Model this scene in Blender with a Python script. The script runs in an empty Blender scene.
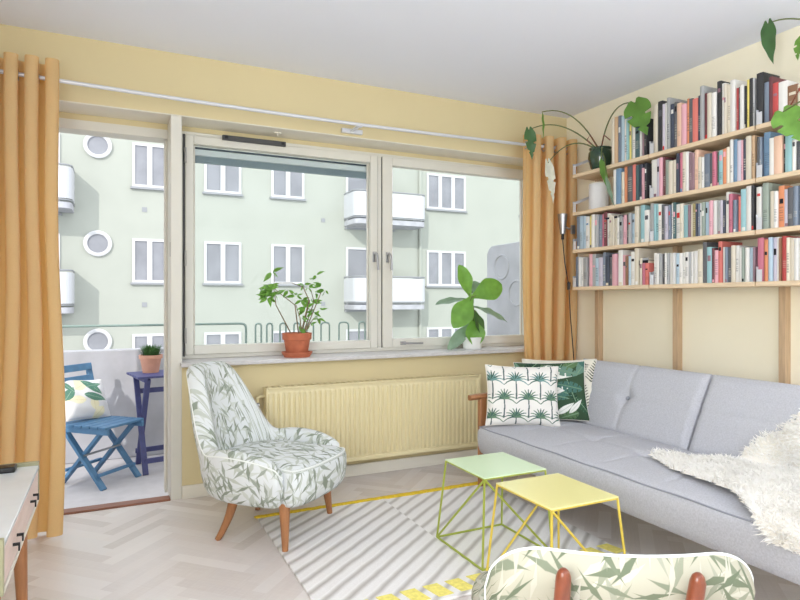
import bpy, bmesh, math, random
import numpy as np
from mathutils import Vector, Matrix
R = math.radians
PI = math.pi
random.seed(7)
SC = bpy.context.scene
COL = SC.collection

# ---------------------------------------------------------------- camera, sky, sun, exposure
CAM_H, YAW = 1.117, R(25.6)
cam = bpy.data.cameras.new('camera'); co = bpy.data.objects.new('camera', cam); COL.objects.link(co)
co.location = (0, 0, CAM_H); co.rotation_euler = (R(90), 0, -YAW)
cam.sensor_width = 36; cam.lens = 27.0; cam.clip_start = 0.05; cam.clip_end = 200
SC.camera = co
w = bpy.data.worlds.new('sky'); SC.world = w; w.use_nodes = True
w.node_tree.nodes['Background'].inputs[0].default_value = (0.90, 0.95, 1.0, 1)
w.node_tree.nodes['Background'].inputs[1].default_value = 1.9
SUN_DIR = Vector((.70, 1.0, -.62)).normalized()
def light(name, kind, energy, loc, direction, color=(1, 1, 1), **kw):
    l = bpy.data.lights.new(name, kind); l.energy = energy; l.color = color
    for k, v in kw.items(): setattr(l, k, v)
    o = bpy.data.objects.new(name, l); COL.objects.link(o); o.location = loc
    o.rotation_euler = Vector(direction).to_track_quat('-Z', 'Y').to_euler()
    return o
light('sun', 'SUN', 2.1, (-8, -10, 14), SUN_DIR, (1, .96, .9), angle=R(.6))
# added fill panels, unseen: one behind the camera, one at the left wall
light('fill_rear', 'AREA', 10, (1.16, -4.1, 1.25), (0, 1, 0.12), (.9, .95, 1), shape='RECTANGLE', size=3.8, size_y=2.4)
light('fill_side', 'AREA', 84, (-.78, .1, 1.45), (1, .05, 0), (.94, .97, 1), shape='RECTANGLE', size=1.6, size_y=1.5)
# added fill for the ceiling: unseen disk shining up, no lamp stands there
light('ceiling_fill', 'AREA', 50, (2.0, -.7, 1.25), (0, 0, 1), (.84, .91, 1), shape='DISK', size=1.0)
# sky portals in the door and window openings guide the sampling of the daylight
for nm, x, z, sx, sz in (('portal_window', 1.62, 1.45, 2.6, 1.4), ('portal_door', -.2, 1.05, 1.1, 2.2)):
    light(nm, 'AREA', 1, (x, 3.95, z), (0, -1, 0), shape='RECTANGLE', size=sx, size_y=sz).data.cycles.is_portal = True
SC.view_settings.view_transform = 'Standard'; SC.view_settings.look = 'None'
SC.view_settings.exposure = 0.05; SC.view_settings.gamma = 1; SC.view_settings.use_curve_mapping = False
SC.cycles.use_denoising = True
SC.cycles.max_bounces = 10; SC.cycles.diffuse_bounces = 6; SC.cycles.transparent_max_bounces = 16

# ---------------------------------------------------------------- helpers
SN, CS = math.sin(YAW), math.cos(YAW)
def ray(x, y):
    a, b = (x-400)/600., (300-y)/600.
    return Vector((a*CS+SN, -a*SN+CS, b))
def onX(x, y, X): r = ray(x, y); return Vector((0, 0, CAM_H)) + r*(X/r.x)
def onY(x, y, Y): r = ray(x, y); return Vector((0, 0, CAM_H)) + r*(Y/r.y)
def onZ(x, y, Z): r = ray(x, y); return Vector((0, 0, CAM_H)) + r*((Z-CAM_H)/r.z)
def S(*c):                                        # 0..255 sRGB to linear
    out = []
    for v in c:
        v /= 255.
        out.append(v/12.92 if v <= .04045 else ((v+.055)/1.055)**2.4)
    return tuple(out)

class NT:
    def __init__(s, m): s.t = m.node_tree; s.n = s.t.nodes; s.l = s.t.links
    def new(s, typ, **kw):
        n = s.n.new(typ)
        for k, v in kw.items(): setattr(n, k, v)
        return n
    def put(s, sock, v):
        if isinstance(v, bpy.types.NodeSocket): s.l.new(v, sock)
        elif isinstance(v, (tuple, list)) and len(v) == 3 and sock.type == 'RGBA': sock.default_value = (*v, 1)
        else: sock.default_value = v
    def math(s, op, a, b=0., c=None):
        n = s.new('ShaderNodeMath', operation=op); s.put(n.inputs[0], a); s.put(n.inputs[1], b)
        if c is not None: s.put(n.inputs[2], c)
        return n.outputs[0]
    def mix(s, f, a, b):
        n = s.new('ShaderNodeMix', data_type='RGBA'); s.put(n.inputs[0], f); s.put(n.inputs[6], a); s.put(n.inputs[7], b)
        return n.outputs[2]
    def noise(s, vec, scale, detail=3., rough=.5):
        n = s.new('ShaderNodeTexNoise'); n.inputs['Scale'].default_value = scale; n.inputs['Detail'].default_value = detail; n.inputs['Roughness'].default_value = rough
        if vec is not None: s.l.new(vec, n.inputs['Vector'])
        return n.outputs['Fac']
    def mapr(s, v, a, b, c=0., d=1.):
        n = s.new('ShaderNodeMapRange'); n.clamp = True; s.put(n.inputs[0], v)
        for i, x in enumerate((a, b, c, d)): n.inputs[i+1].default_value = x
        return n.outputs[0]
    def vmap(s, vec, rot=(0, 0, 0), scale=(1, 1, 1), loc=(0, 0, 0)):
        n = s.new('ShaderNodeMapping'); s.l.new(vec, n.inputs[0])
        n.inputs['Location'].default_value = loc; n.inputs['Rotation'].default_value = rot; n.inputs['Scale'].default_value = scale
        return n.outputs[0]
    def coord(s, which='Object'): return s.new('ShaderNodeTexCoord').outputs[which]

def mat(name, col, rough=.6, metal=0., var=.0, vscale=8., bump=0., bscale=60., stretch=(1, 1, 1), spec=.5, trans=None, coat=0.):
    m = bpy.data.materials.new(name); m.use_nodes = True; t = NT(m); p = t.n['Principled BSDF']
    p.inputs['Base Color'].default_value = (*col, 1); p.inputs['Roughness'].default_value = rough; p.inputs['Metallic'].default_value = metal
    p.inputs['Specular IOR Level'].default_value = spec; p.inputs['Coat Weight'].default_value = coat
    if var or bump:
        v = t.vmap(t.coord(), scale=stretch)
        if var:
            f = t.noise(v, vscale)
            t.put(p.inputs['Base Color'], t.mix(t.mapr(f, .3, .7), tuple(c*(1-var) for c in col), tuple(min(1, c*(1+var)) for c in col)))
        if bump:
            b = t.new('ShaderNodeBump'); b.inputs['Strength'].default_value = bump; b.inputs['Distance'].default_value = .002
            t.l.new(t.noise(v, bscale), b.inputs['Height']); t.l.new(b.outputs[0], p.inputs['Normal'])
    if trans:
        tr = t.new('ShaderNodeBsdfTranslucent'); tr.inputs[0].default_value = (*trans[0], 1)
        mx = t.new('ShaderNodeMixShader'); mx.inputs[0].default_value = trans[1]
        t.l.new(p.outputs[0], mx.inputs[1]); t.l.new(tr.outputs[0], mx.inputs[2]); t.l.new(mx.outputs[0], t.n['Material Output'].inputs[0])
    return m
def attr_mat(name, rough=.8, bump=.2, bscale=300.):
    m = mat(name, (1, 1, 1), rough, bump=bump, bscale=bscale, spec=.2); t = NT(m)
    a = t.new('ShaderNodeAttribute', attribute_name='Col'); t.l.new(a.outputs['Color'], t.n['Principled BSDF'].inputs['Base Color'])
    return m

class MB:
    """collects geometry; build() links it as ONE mesh object"""
    def __init__(s): s.v = []; s.f = []; s.m = []; s.uv = []; s.c = []
    def add(s, vs, fs, mi=0, uvs=None, cols=None):
        n = len(s.v); s.v += [tuple(x) for x in vs]; s.f += [tuple(n+i for i in f) for f in fs]; s.m += [mi]*len(fs)
        s.uv += list(uvs) if uvs is not None else [(0, 0)]*len(vs)
        s.c += list(cols) if cols is not None else [(1, 1, 1)]*len(vs)
        return s
    def box(s, lo, hi, mi=0, M=None):
        x0, y0, z0 = lo; x1, y1, z1 = hi
        vs = [Vector(p) for p in ((x0, y0, z0), (x1, y0, z0), (x1, y1, z0), (x0, y1, z0), (x0, y0, z1), (x1, y0, z1), (x1, y1, z1), (x0, y1, z1))]
        if M is not None: vs = [M @ p for p in vs]
        return s.add(vs, [(0, 3, 2, 1), (4, 5, 6, 7), (0, 1, 5, 4), (1, 2, 6, 5), (2, 3, 7, 6), (3, 0, 4, 7)], mi)
    def bar(s, a, b, wx, wy, up=(0, 0, 1), mi=0, w2=None):
        a, b = Vector(a), Vector(b); d = (b-a).normalized(); u = Vector(up)
        sx = d.cross(u)
        if sx.length < 1e-4: sx = d.cross(Vector((0, 1, 0)))
        sx.normalize(); sy = sx.cross(d).normalized(); k = w2 or 1
        vs = [a+sx*wx/2*i+sy*wy/2*j for i, j in ((-1, -1), (1, -1), (1, 1), (-1, 1))] + [b+sx*wx/2*i*k+sy*wy/2*j*k for i, j in ((-1, -1), (1, -1), (1, 1), (-1, 1))]
        return s.add(vs, [(3, 2, 1, 0), (4, 5, 6, 7), (0, 1, 5, 4), (1, 2, 6, 5), (2, 3, 7, 6), (3, 0, 4, 7)], mi)
    def tube(s, pts, r, seg=10, mi=0, closed=False):
        pts = [Vector(p) for p in pts]; n = len(pts); rs = r if isinstance(r, (list, tuple)) else [r]*n
        vs = []; fs = []; up = None
        for i, p in enumerate(pts):
            d = (pts[(i+1) % n]-pts[i-1]) if closed else (pts[min(i+1, n-1)]-pts[max(i-1, 0)])
            d.normalize()
            if up is None: up = Vector((0, 0, 1)) if abs(d.z) < .9 else Vector((1, 0, 0))
            sx = d.cross(up).normalized(); up = sx.cross(d).normalized()
            for k in range(seg):
                a = 2*PI*k/seg; vs.append(p+(sx*math.cos(a)+up*math.sin(a))*rs[i])
        for i in range(n if closed else n-1):
            j = (i+1) % n
            for k in range(seg): l = (k+1) % seg; fs.append((i*seg+k, i*seg+l, j*seg+l, j*seg+k))
        if not closed: fs += [tuple(range(seg))[::-1], tuple((n-1)*seg+k for k in range(seg))]
        return s.add(vs, fs, mi)
    def lathe(s, prof, c=(0, 0, 0), seg=32, mi=0, axis=None):
        c = Vector(c); vs = []; fs = []; n = len(prof)
        Q = Vector((0, 0, 1)).rotation_difference(Vector(axis)) if axis is not None else None
        for r, z in prof:
            for k in range(seg):
                a = 2*PI*k/seg; p = Vector((r*math.cos(a), r*math.sin(a), z))
                vs.append(c+(Q @ p if Q else p))
        for i in range(n-1):
            for k in range(seg): l = (k+1) % seg; fs.append((i*seg+k, i*seg+l, (i+1)*seg+l, (i+1)*seg+k))
        if prof[0][0] > 1e-5: fs.append(tuple(range(seg))[::-1])
        if prof[-1][0] > 1e-5: fs.append(tuple((n-1)*seg+k for k in range(seg)))
        return s.add(vs, fs, mi)
    def grid(s, P, mi=0, uv=None, cols=None, closed_u=False):
        nu = len(P); nv = len(P[0]); vs = [p for r in P for p in r]; fs = []
        for i in range(nu if closed_u else nu-1):
            j = (i+1) % nu
            for k in range(nv-1): fs.append((i*nv+k, j*nv+k, j*nv+k+1, i*nv+k+1))
        return s.add(vs, fs, mi, [q for r in uv for q in r] if uv else None, [q for r in cols for q in r] if cols else None)
    def prism(s, pts, a, b, axis='z', mi=0):
        n = len(pts)
        def mk(p, h): return {'z': (p[0], p[1], h), 'y': (p[0], h, p[1]), 'x': (h, p[0], p[1])}[axis]
        vs = [mk(p, a) for p in pts]+[mk(p, b) for p in pts]
        return s.add(vs, [tuple(range(n))[::-1], tuple(range(n, 2*n))]+[(i, (i+1) % n, n+(i+1) % n, n+i) for i in range(n)], mi)
    def build(s, name, mats, parent=None, smooth=35, bevel=0., seg=2, world=False, base=True, col=False, sub=0):
        v = np.array([tuple(x) for x in s.v], dtype=float)
        off = np.zeros(3)
        if parent is not None and world:
            q = parent
            while q is not None: off += np.array(q.location); q = q.parent
        elif parent is None and base:
            lo, hi = v.min(0), v.max(0); off = np.array(((lo[0]+hi[0])/2, (lo[1]+hi[1])/2, lo[2]))
        me = bpy.data.meshes.new(name); me.from_pydata((v-off).tolist(), [], s.f)
        for m in (mats if isinstance(mats, (list, tuple)) else [mats]): me.materials.append(m)
        me.polygons.foreach_set('material_index', s.m)
        if any(u != (0, 0) for u in s.uv):
            l = me.uv_layers.new(name='UVMap'); idx = np.zeros(len(me.loops), dtype=int); me.loops.foreach_get('vertex_index', idx)
            l.data.foreach_set('uv', np.array(s.uv, dtype=float)[idx].ravel())
        if col:
            a = me.color_attributes.new('Col', 'FLOAT_COLOR', 'POINT'); c = np.ones((len(s.v), 4)); c[:, :3] = np.array(s.c); a.data.foreach_set('color', c.ravel())
        bm = bmesh.new(); bm.from_mesh(me); bmesh.ops.recalc_face_normals(bm, faces=bm.faces); bm.to_mesh(me); bm.free()
        if smooth:
            me.polygons.foreach_set('use_smooth', [True]*len(me.polygons)); me.set_sharp_from_angle(angle=R(smooth))
        me.update()
        o = bpy.data.objects.new(name, me); COL.objects.link(o)
        if parent is not None: o.parent = parent
        elif base: o.location = off
        if bevel:
            b = o.modifiers.new('bevel', 'BEVEL'); b.width = bevel; b.segments = seg; b.limit_method = 'ANGLE'; b.angle_limit = R(40)
        if sub:
            b = o.modifiers.new('sub', 'SUBSURF'); b.levels = b.render_levels = sub
        return o
def tag(o, label, cat, group=None):
    o['label'] = label; o['category'] = cat
    if group: o['group'] = group
    return o
def thing(name, label, cat, loc=(0, 0, 0), rz=0., group=None):
    o = bpy.data.objects.new(name, None); COL.objects.link(o); o.location = loc; o.rotation_euler = (0, 0, rz); o.empty_display_size = .1
    return tag(o, label, cat, group)
def struct(o): o['kind'] = 'structure'; return o
def bez(a, b, c, n=12):
    a, b, c = Vector(a), Vector(b), Vector(c)
    return [a*(1-t)**2+b*2*t*(1-t)+c*t*t for t in (i/(n-1) for i in range(n))]
def smooth01(x): x = max(0., min(1., x)); return x*x*(3-2*x)

# ---------------------------------------------------------------- materials
YEL = S(216, 202, 161)
M = {}
M['wall'] = mat('yellow_wall_paint_shaded', YEL, .8, var=.015, vscale=3, bump=.08, bscale=120, spec=.2)  # darker tone of one wall paint; the window wall's shade is in the colour
M['wall_lit'] = mat('yellow_wall_paint_lit', S(243, 236, 214), .8, var=.015, vscale=3, bump=.08, bscale=120, spec=.2)  # same paint made paler, light falling on the book wall put into it
M['ceil'] = mat('ceiling_paint', S(233, 237, 249), .85, bump=.05, bscale=150, spec=.2)
M['trim'] = mat('white_trim_paint', S(228, 224, 212), .4, var=.01)
M['frame'] = mat('window_frame_paint', S(218, 216, 207), .4, var=.02, vscale=5)
M['dark'] = mat('dark_gap', S(70, 70, 72), .5)
M['black'] = mat('black_plastic', S(22, 23, 26), .4)
M['steel'] = mat('brushed_steel', S(170, 170, 172), .3, metal=.9)
M['rod'] = mat('rod_lacquer', S(214, 216, 222), .3, metal=.2)
M['sill'] = mat('sill_stone', S(205, 203, 204), .35, var=.06, vscale=30)
M['rad'] = mat('radiator_cream_paint', S(226, 214, 172), .4)
M['wood'] = mat('light_pine', S(226, 203, 172), .55, var=.09, vscale=14, stretch=(6, .8, 6))
M['stud'] = mat('stud_pine', S(194, 166, 134), .55, var=.12, vscale=14, stretch=(6, 6, .6))
M['teak'] = mat('teak_wood', S(162, 110, 70), .4, var=.14, vscale=20, stretch=(5, 5, .7))
M['redwood'] = mat('reddish_brown_wood', S(122, 60, 34), .3, var=.2, vscale=20, stretch=(5, 5, .7), coat=.3)
M['brownwood'] = mat('threshold_wood', S(140, 92, 70), .5, var=.15, vscale=12, stretch=(.8, 6, 6))
M['terra'] = mat('terracotta', S(188, 108, 78), .8, var=.08, vscale=25)
M['terra_pale'] = mat('pale_terracotta', S(214, 160, 138), .8, var=.05, vscale=25)
M['soil'] = mat('soil', S(60, 46, 38), .95, bump=.6, bscale=80)
M['leaf'] = mat('leaf_green', S(96, 140, 62), .4, var=.2, vscale=14, trans=(S(150, 200, 70), .25))
M['leaf_dark'] = mat('leaf_dark_green', S(62, 98, 58), .35, var=.2, vscale=14, trans=(S(110, 160, 70), .15))
M['leaf_grey'] = mat('leaf_grey_green', S(128, 152, 132), .4, var=.2, vscale=14, trans=(S(150, 190, 130), .2))
M['leaf_bright'] = mat('leaf_fresh_green', S(112, 160, 72), .35, var=.22, vscale=20, trans=(S(150, 205, 80), .25))
M['leaf_white'] = mat('leaf_variegated', S(226, 230, 216), .4, var=.12, vscale=30, trans=(S(230, 235, 200), .25))
M['stem'] = mat('plant_stem', S(98, 112, 66), .6)
M['stem_br'] = mat('woody_stem', S(130, 112, 88), .7)
M['glaze'] = mat('dark_green_glaze', S(46, 72, 56), .12, var=.2, vscale=8, coat=.5)
M['page'] = mat('book_pages', S(226, 216, 196), .85, var=.06, vscale=200, stretch=(1, 1, .02))
M['green_lac'] = mat('mint_green_lacquer', S(210, 232, 194), .28, coat=.2)
M['yellow_lac'] = mat('pale_yellow_lacquer', S(234, 229, 160), .28, coat=.2)
M['green_rod'] = mat('green_painted_rod', S(160, 172, 66), .4)
M['yellow_rod'] = mat('yellow_painted_rod', S(214, 190, 76), .4)
M['blue'] = mat('blue_painted_wood', S(78, 122, 160), .5, var=.12, vscale=18)
M['navy'] = mat('indigo_painted_wood', S(74, 78, 128), .5, var=.12, vscale=18)
M['conc'] = mat('balcony_concrete', S(180, 180, 186), .9, var=.1, vscale=5, bump=.3, bscale=40)
M['tile'] = mat('balcony_floor_stone', S(200, 196, 198), .7, var=.06, vscale=10)
M['olive'] = mat('olive_lacquer', S(150, 148, 118), .4)
M['marble'] = mat('white_marble_top', S(214, 220, 224), .2, var=.04, vscale=9)
M['palewood'] = mat('pale_ash_wood', S(222, 200, 192), .5, var=.06, vscale=10, stretch=(6, .8, 6))
M['sofa'] = mat('light_grey_weave', S(188, 189, 196), .9, var=.10, vscale=160, bump=.5, bscale=420, spec=.15)
M['piping'] = mat('grey_piping', S(150, 152, 162), .9)
M['wool'] = mat('sheepskin_wool', S(248, 247, 244), .95, spec=.1, trans=(S(250, 248, 244), .3))
M['hide'] = mat('sheepskin_hide', S(240, 236, 228), .9)
M['curtain'] = mat('ochre_curtain_cloth', S(224, 202, 154), .85, var=.04, vscale=300, bump=.2, bscale=500, spec=.1, trans=(S(251, 186, 90), .38))
M['white_fab'] = mat('speaker_white_fabric', S(222, 222, 224), .8, bump=.3, bscale=500)
M['fac'] = mat('mint_stucco', S(174, 177, 168), .95, var=.03, vscale=1.2, bump=.2, bscale=30)
M['fwhite'] = mat('white_window_paint', S(208, 208, 210), .5)
M['fpane'] = mat('far_window_glass', S(146, 147, 153), .2, var=.14, vscale=1.5, spec=.15)
M['fgrey'] = mat('grey_sill_metal', S(150, 152, 156), .5)
M['balpanel'] = mat('white_balcony_sheet', S(202, 203, 208), .5)
M['asphalt'] = mat('street_asphalt', S(150, 150, 150), .9)
M['railgreen'] = mat('grey_green_rail_paint', S(136, 156, 150), .45)
M['blind_dark'] = mat('blind_headrail', S(52, 66, 80), .5)
M['blind'] = mat('blind_slats', S(134, 152, 162), .5)
M['blind_light'] = mat('blind_light_slat', S(206, 214, 218), .4)
M['jar'] = mat('white_ceramic', S(232, 234, 232), .3)
M['rug_yel'] = mat('yellow_rug_yarn', S(236, 224, 124), .95, var=.12, vscale=60, bump=.6, bscale=150)
M['rug_yel_dk'] = mat('ochre_rug_yarn', S(226, 194, 48), .95, var=.15, vscale=60, bump=.6, bscale=150)
# glass: clear pane, part mirror
g = bpy.data.materials.new('pane_glass'); g.use_nodes = True; t = NT(g)
tr = t.new('ShaderNodeBsdfTransparent'); tr.inputs[0].default_value = (.96, .975, .97, 1); gl = t.new('ShaderNodeBsdfGlossy'); gl.inputs['Roughness'].default_value = .02
mx = t.new('ShaderNodeMixShader'); mx.inputs[0].default_value = .010
t.l.new(tr.outputs[0], mx.inputs[1]); t.l.new(gl.outputs[0], mx.inputs[2]); t.l.new(mx.outputs[0], t.n['Material Output'].inputs[0]); M['glass'] = g
# parquet: every stave has its own tone (face attribute), fine grain on top
m = attr_mat('whitewashed_parquet', .34, 0); t = NT(m); p = t.n['Principled BSDF']; p.inputs['Specular IOR Level'].default_value = .7
a = [n for n in t.n if n.type == 'ATTRIBUTE'][0]
v = t.coord('Object'); f1 = t.noise(t.vmap(t.vmap(v, rot=(0, 0, R(45))), scale=(3, 40, 1)), 3, 4); f2 = t.noise(t.vmap(t.vmap(v, rot=(0, 0, R(45))), scale=(40, 3, 1)), 3, 4)
gr = t.math('MULTIPLY', f1, f2)
t.put(p.inputs['Base Color'], t.mix(t.mapr(gr, .12, .4, 0, .3), a.outputs['Color'], S(232, 227, 224)))
M['floor'] = m
# leaf print on the armchairs: pointed blades in several directions, greens on off-white
def leaf_print(name, base, greens, s=1.):
    m = mat(name, base, .85, bump=.25, bscale=500, spec=.15); t = NT(m); p = t.n['Principled BSDF']; uv = t.coord('UV'); c = base
    for i, (ang, ln, wd, thr, g) in enumerate(greens):
        wv = t.vmap(t.vmap(uv, rot=(0, 0, R(ang)), loc=(i*3.7, i*1.9, 0)), scale=(1/(ln*s), 1/(wd*s), 1))
        vo = t.new('ShaderNodeTexVoronoi', voronoi_dimensions='2D', distance='MINKOWSKI'); vo.inputs['Scale'].default_value = 1; vo.inputs['Exponent'].default_value = .85
        t.l.new(wv, vo.inputs['Vector'])
        c = t.mix(t.mapr(vo.outputs['Distance'], thr, thr-.05), c, g)
    t.put(p.inputs['Base Color'], c); return m
GA, GB, GC, GD = S(158, 166, 156), S(190, 196, 188), S(140, 149, 136), S(204, 209, 204)
M['leafprint'] = leaf_print('leaf_print_cloth', S(220, 224, 226), [(20, .22, .045, .25, GD), (-62, .22, .042, .25, GD), (75, .2, .042, .25, GB), (-25, .22, .042, .24, GB), (48, .22, .04, .22, GA), (-78, .22, .04, .22, GA), (95, .24, .042, .21, GC), (35, .26, .045, .19, GC), (-55, .26, .045, .2, GA)])
M['leafprint_shaded'] = leaf_print('leaf_print_beige_shaded', S(172, 169, 153), [(25, .2, .034, .26, S(186, 184, 170)), (-62, .2, .034, .26, S(152, 154, 138)), (60, .2, .034, .26, S(140, 144, 126)), (-20, .24, .036, .25, S(122, 129, 110)), (8, .24, .036, .25, S(108, 116, 96)), (80, .22, .034, .24, S(182, 180, 166)), (-50, .25, .036, .24, S(112, 120, 100)), (35, .26, .038, .22, S(104, 113, 93))], .8)  # beige print, darkened so the cloth holds the chair back's shade
# rug
m = mat('woven_rug', S(228, 224, 220), .95, spec=.1); t = NT(m); p = t.n['Principled BSDF']; v = t.coord('Object')
sx = t.new('ShaderNodeSeparateXYZ'); t.l.new(v, sx.inputs[0]); X, Y = sx.outputs[0], sx.outputs[1]
side = t.math('GREATER_THAN', X, 0.0)
q = t.math('ADD', t.math('MULTIPLY', X, -.616), t.math('MULTIPLY', Y, .788))
q = t.math('ADD', t.math('DIVIDE', q, .074), t.math('MULTIPLY', side, .45))
q = t.math('ADD', q, t.math('MULTIPLY', t.noise(v, 6), .25))
fr = t.math('FRACT', t.math('ADD', q, 40.))
tri = t.math('ABSOLUTE', t.math('SUBTRACT', fr, .5))
nz = t.noise(t.vmap(v, scale=(1, 1, 1)), 160, 2)
c = t.mix(t.mapr(tri, .25, .05), S(236, 234, 234), S(190, 186, 183))
c = t.mix(t.mapr(nz, .35, .7, 0, .18), c, S(206, 202, 200))
t.put(p.inputs['Base Color'], c)
b = t.new('ShaderNodeBump'); b.inputs['Strength'].default_value = .6; b.inputs['Distance'].default_value = .008
t.l.new(t.math('ADD', t.mapr(tri, .0, .3), t.math('MULTIPLY', nz, .2)), b.inputs['Height']); t.l.new(b.outputs[0], p.inputs['Normal'])
M['rug'] = m
M['cushion'] = attr_mat('printed_cotton', .85, .2, 400)
M['book'] = attr_mat('book_cover', .5, 0)
# ---------------------------------------------------------------- the room
BY, RX, LX, CZ, BACK = 3.575, 3.12, -.80, 2.5, -4.2      # window wall, book wall, left wall, ceiling, rear opening
WY = 3.80                                              # plane of the window glass
# floor: herringbone staves at 45 degrees
b = MB(); wv, L = .062, .372; c45 = math.sqrt(.5); rnd = random.Random(3)
tones = [S(216, 208, 205), S(221, 214, 211), S(211, 202, 198), S(224, 218, 216), S(218, 210, 207), S(206, 197, 192)]
X0, X1, Y0, Y1 = LX-.1, RX+.1, BACK, BY+.05
for i in range(-110, 125):
    for j in range(-18, 19):
        ox, oy = i*wv+j*L, i*wv-j*L
        for (ax, ay, bx, by) in ((ox, oy, ox+L, oy+wv), (ox+L, oy+wv-L, ox+L+wv, oy+wv)):
            pts = [((u-v)*c45, (u+v)*c45) for u, v in ((ax, ay), (bx, ay), (bx, by), (ax, by))]
            if max(p[0] for p in pts) < X0 or min(p[0] for p in pts) > X1 or max(p[1] for p in pts) < Y0 or min(p[1] for p in pts) > Y1: continue
            # clip to the floor rectangle
            poly = pts
            for axis, lim, sg in ((0, X0, 1), (0, X1, -1), (1, Y0, 1), (1, Y1, -1)):
                out = []
                for k in range(len(poly)):
                    p, q = poly[k], poly[(k+1) % len(poly)]; dp, dq = (p[axis]-lim)*sg, (q[axis]-lim)*sg
                    if dp >= 0: out.append(p)
                    if dp*dq < 0: tt = dp/(dp-dq); out.append((p[0]+(q[0]-p[0])*tt, p[1]+(q[1]-p[1])*tt))
                poly = out
                if len(poly) < 3: break
            if len(poly) < 3: continue
            tn = rnd.choice(tones); k = 1+rnd.uniform(-.05, .05)
            b.add([(p[0], p[1], 0) for p in poly], [tuple(range(len(poly)))], 0, None, [tuple(x*k for x in tn)]*len(poly))
n0 = len(b.v)
struct(b.build('floor', M['floor'], smooth=0, base=False, col=True))
struct(MB().box((X0, BACK, -.2), (X1, BY+.05, -.004)).build('floor_slab', M['conc']))
struct(MB().box((LX-.2, BACK, CZ), (RX+.2, 4.0, CZ+.25)).build('ceiling', M['ceil']))
# window wall: pieces round the door opening and the window niche
SOF, DX0, DX1, NX1 = 2.158, -.62, .352, 2.90
b = MB()
b.box((LX-.2, BY, -.25), (DX0, 4.0, CZ))               # beside the door
b.box((DX0, BY, SOF), (NX1, 4.0, CZ))                  # above door and window
b.box((DX1, BY, -.25), (NX1, 4.0, .742)); b.box((DX1, 3.79, .742), (NX1, 3.83, .766))               # below the window
b.box((NX1, BY, -.25), (RX+.2, 3.80, CZ)); b.box((3.06, 3.80, -.25), (RX+.2, 4.0, CZ))               # towards the corner
b.box((DX0, 3.782, 2.118), (NX1, 4.0, SOF))            # strip above the frames
struct(b.build('wall_back', M['wall'], smooth=0))
struct(MB().box((DX0, BY+.004, SOF-.006), (NX1, 3.782, SOF)).build('trim_1', M['trim']))     # white soffit of the niche
struct(MB().box((RX, BACK, 0), (RX+.2, BY, CZ)).build('wall_right', M['wall_lit']))
struct(MB().box((LX-.2, BACK, 0), (LX, BY, CZ)).build('wall_left', M['wall_lit']))
b = MB().box((DX1, BY-.014, 0), (RX, BY, .072)); b.box((DX1, BY-.018, 0), (RX, BY-.014, .014))
struct(b.build('baseboard_back', M['trim'], bevel=.003))
struct(MB().box((RX-.014, BACK, 0), (RX, BY-.014, .072)).build('baseboard_right', M['trim'], bevel=.003))
struct(MB().box((LX, BACK, 0), (LX+.014, BY, .072)).build('baseboard_left', M['trim'], bevel=.003))
# sill board
s_ = MB().box((DX1-.01, 3.515, .742), (NX1, 3.79, .766)).build('windowsill', M['sill'], bevel=.004); struct(s_)
# balcony door: frame and wooden threshold
b = MB()
b.box((.292, BY-.004, -.02), (.352, 3.90, SOF-.007)); b.box((.277, 3.79, -.02), (.292, 3.86, 2.06))
b.box((DX0, 3.78, 2.065), (.352, 3.90, 2.12)); b.box((DX0, 3.78, -.02), (DX0+.05, 3.90, 2.10))

dr = b.build('door_1', M['frame'], bevel=.004); struct(dr)
MB().box((DX0, 3.562, -.04), (.292, 3.64, .010)).build('threshold', M['brownwood'], dr, world=True, bevel=.006)
h = MB(); h.tube([(.297, 3.586, 1.36), (.297, 3.586, 1.44)], .008)
h.build('latch', M['steel'], dr, world=True)

# window: fixed outer frame, two sashes with panes, handles
def frame_boxes(b, x0, x1, z0, z1, t, y0, y1, tb=None):
    tb = tb or t
    b.box((x0, y0, z0), (x0+t, y1, z1)); b.box((x1-t, y0, z0), (x1, y1, z1))
    b.box((x0+t, y0, z1-t), (x1-t, y1, z1)); b.box((x0+t, y0, z0), (x1-t, y1, z0+tb))
    return b
wf = struct(frame_boxes(MB(), .352, NX1, .766, 2.122, .03, 3.77, 3.83).build('window_frame', M['frame'], bevel=.003))
mb = MB().box((1.635, 3.77, .796), (1.665, 3.83, 2.092)); mb.build('mullion', M['frame'], wf, world=True, bevel=.003)
# dark rebate lines round the sashes
def sash(n, x0, x1, gx0, gx1, gz0, gz1):
    b = MB(); y0, y1 = 3.755, 3.815; z0, z1 = .790, 2.10
    b.box((x0, y0, z0), (gx0, y1, z1)); b.box((gx1, y0, z0), (x1, y1, z1)); b.box((gx0, y0, gz1), (gx1, y1, z1)); b.box((gx0, y0, z0), (gx1, y1, gz0))
    # glazing beads
    b.box((gx0, 3.79, gz0), (gx0+.012, 3.806, gz1)); b.box((gx1-.012, 3.79, gz0), (gx1, 3.806, gz1))
    o = struct(b.build('window_%d' % n, M['frame'], bevel=.005))
    MB().box((gx0, 3.807, gz0), (gx1, 3.811, gz1)).build('pane', M['glass'], o, world=True, smooth=0)
    return o
w1 = sash(1, .388, 1.632, .437, 1.578, .845, 2.048)
w2 = sash(2, 1.668, 2.872, 1.743, 2.866, .849, 2.045)
def handle(b, x, z):
    b.box((x-.012, 3.742, z-.035), (x+.012, 3.756, z+.035)); b.tube([(x, 3.75, z+.02), (x, 3.72, z+.02), (x+.004, 3.715, z+.01), (x+.012, 3.715, z-.09)], .008)
    return b
handle(MB(), 1.605, 1.41).build('handle', M['steel'], w1, world=True)
handle(MB(), 1.705, 1.41).build('handle', M['steel'], w2, world=True)
b = MB().box((1.80, 3.742, .806), (1.84, 3.756, .83)); b.tube([(1.82, 3.75, .82), (1.82, 3.725, .82), (1.85, 3.72, .818), (1.96, 3.72, .816)], .007)
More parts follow.
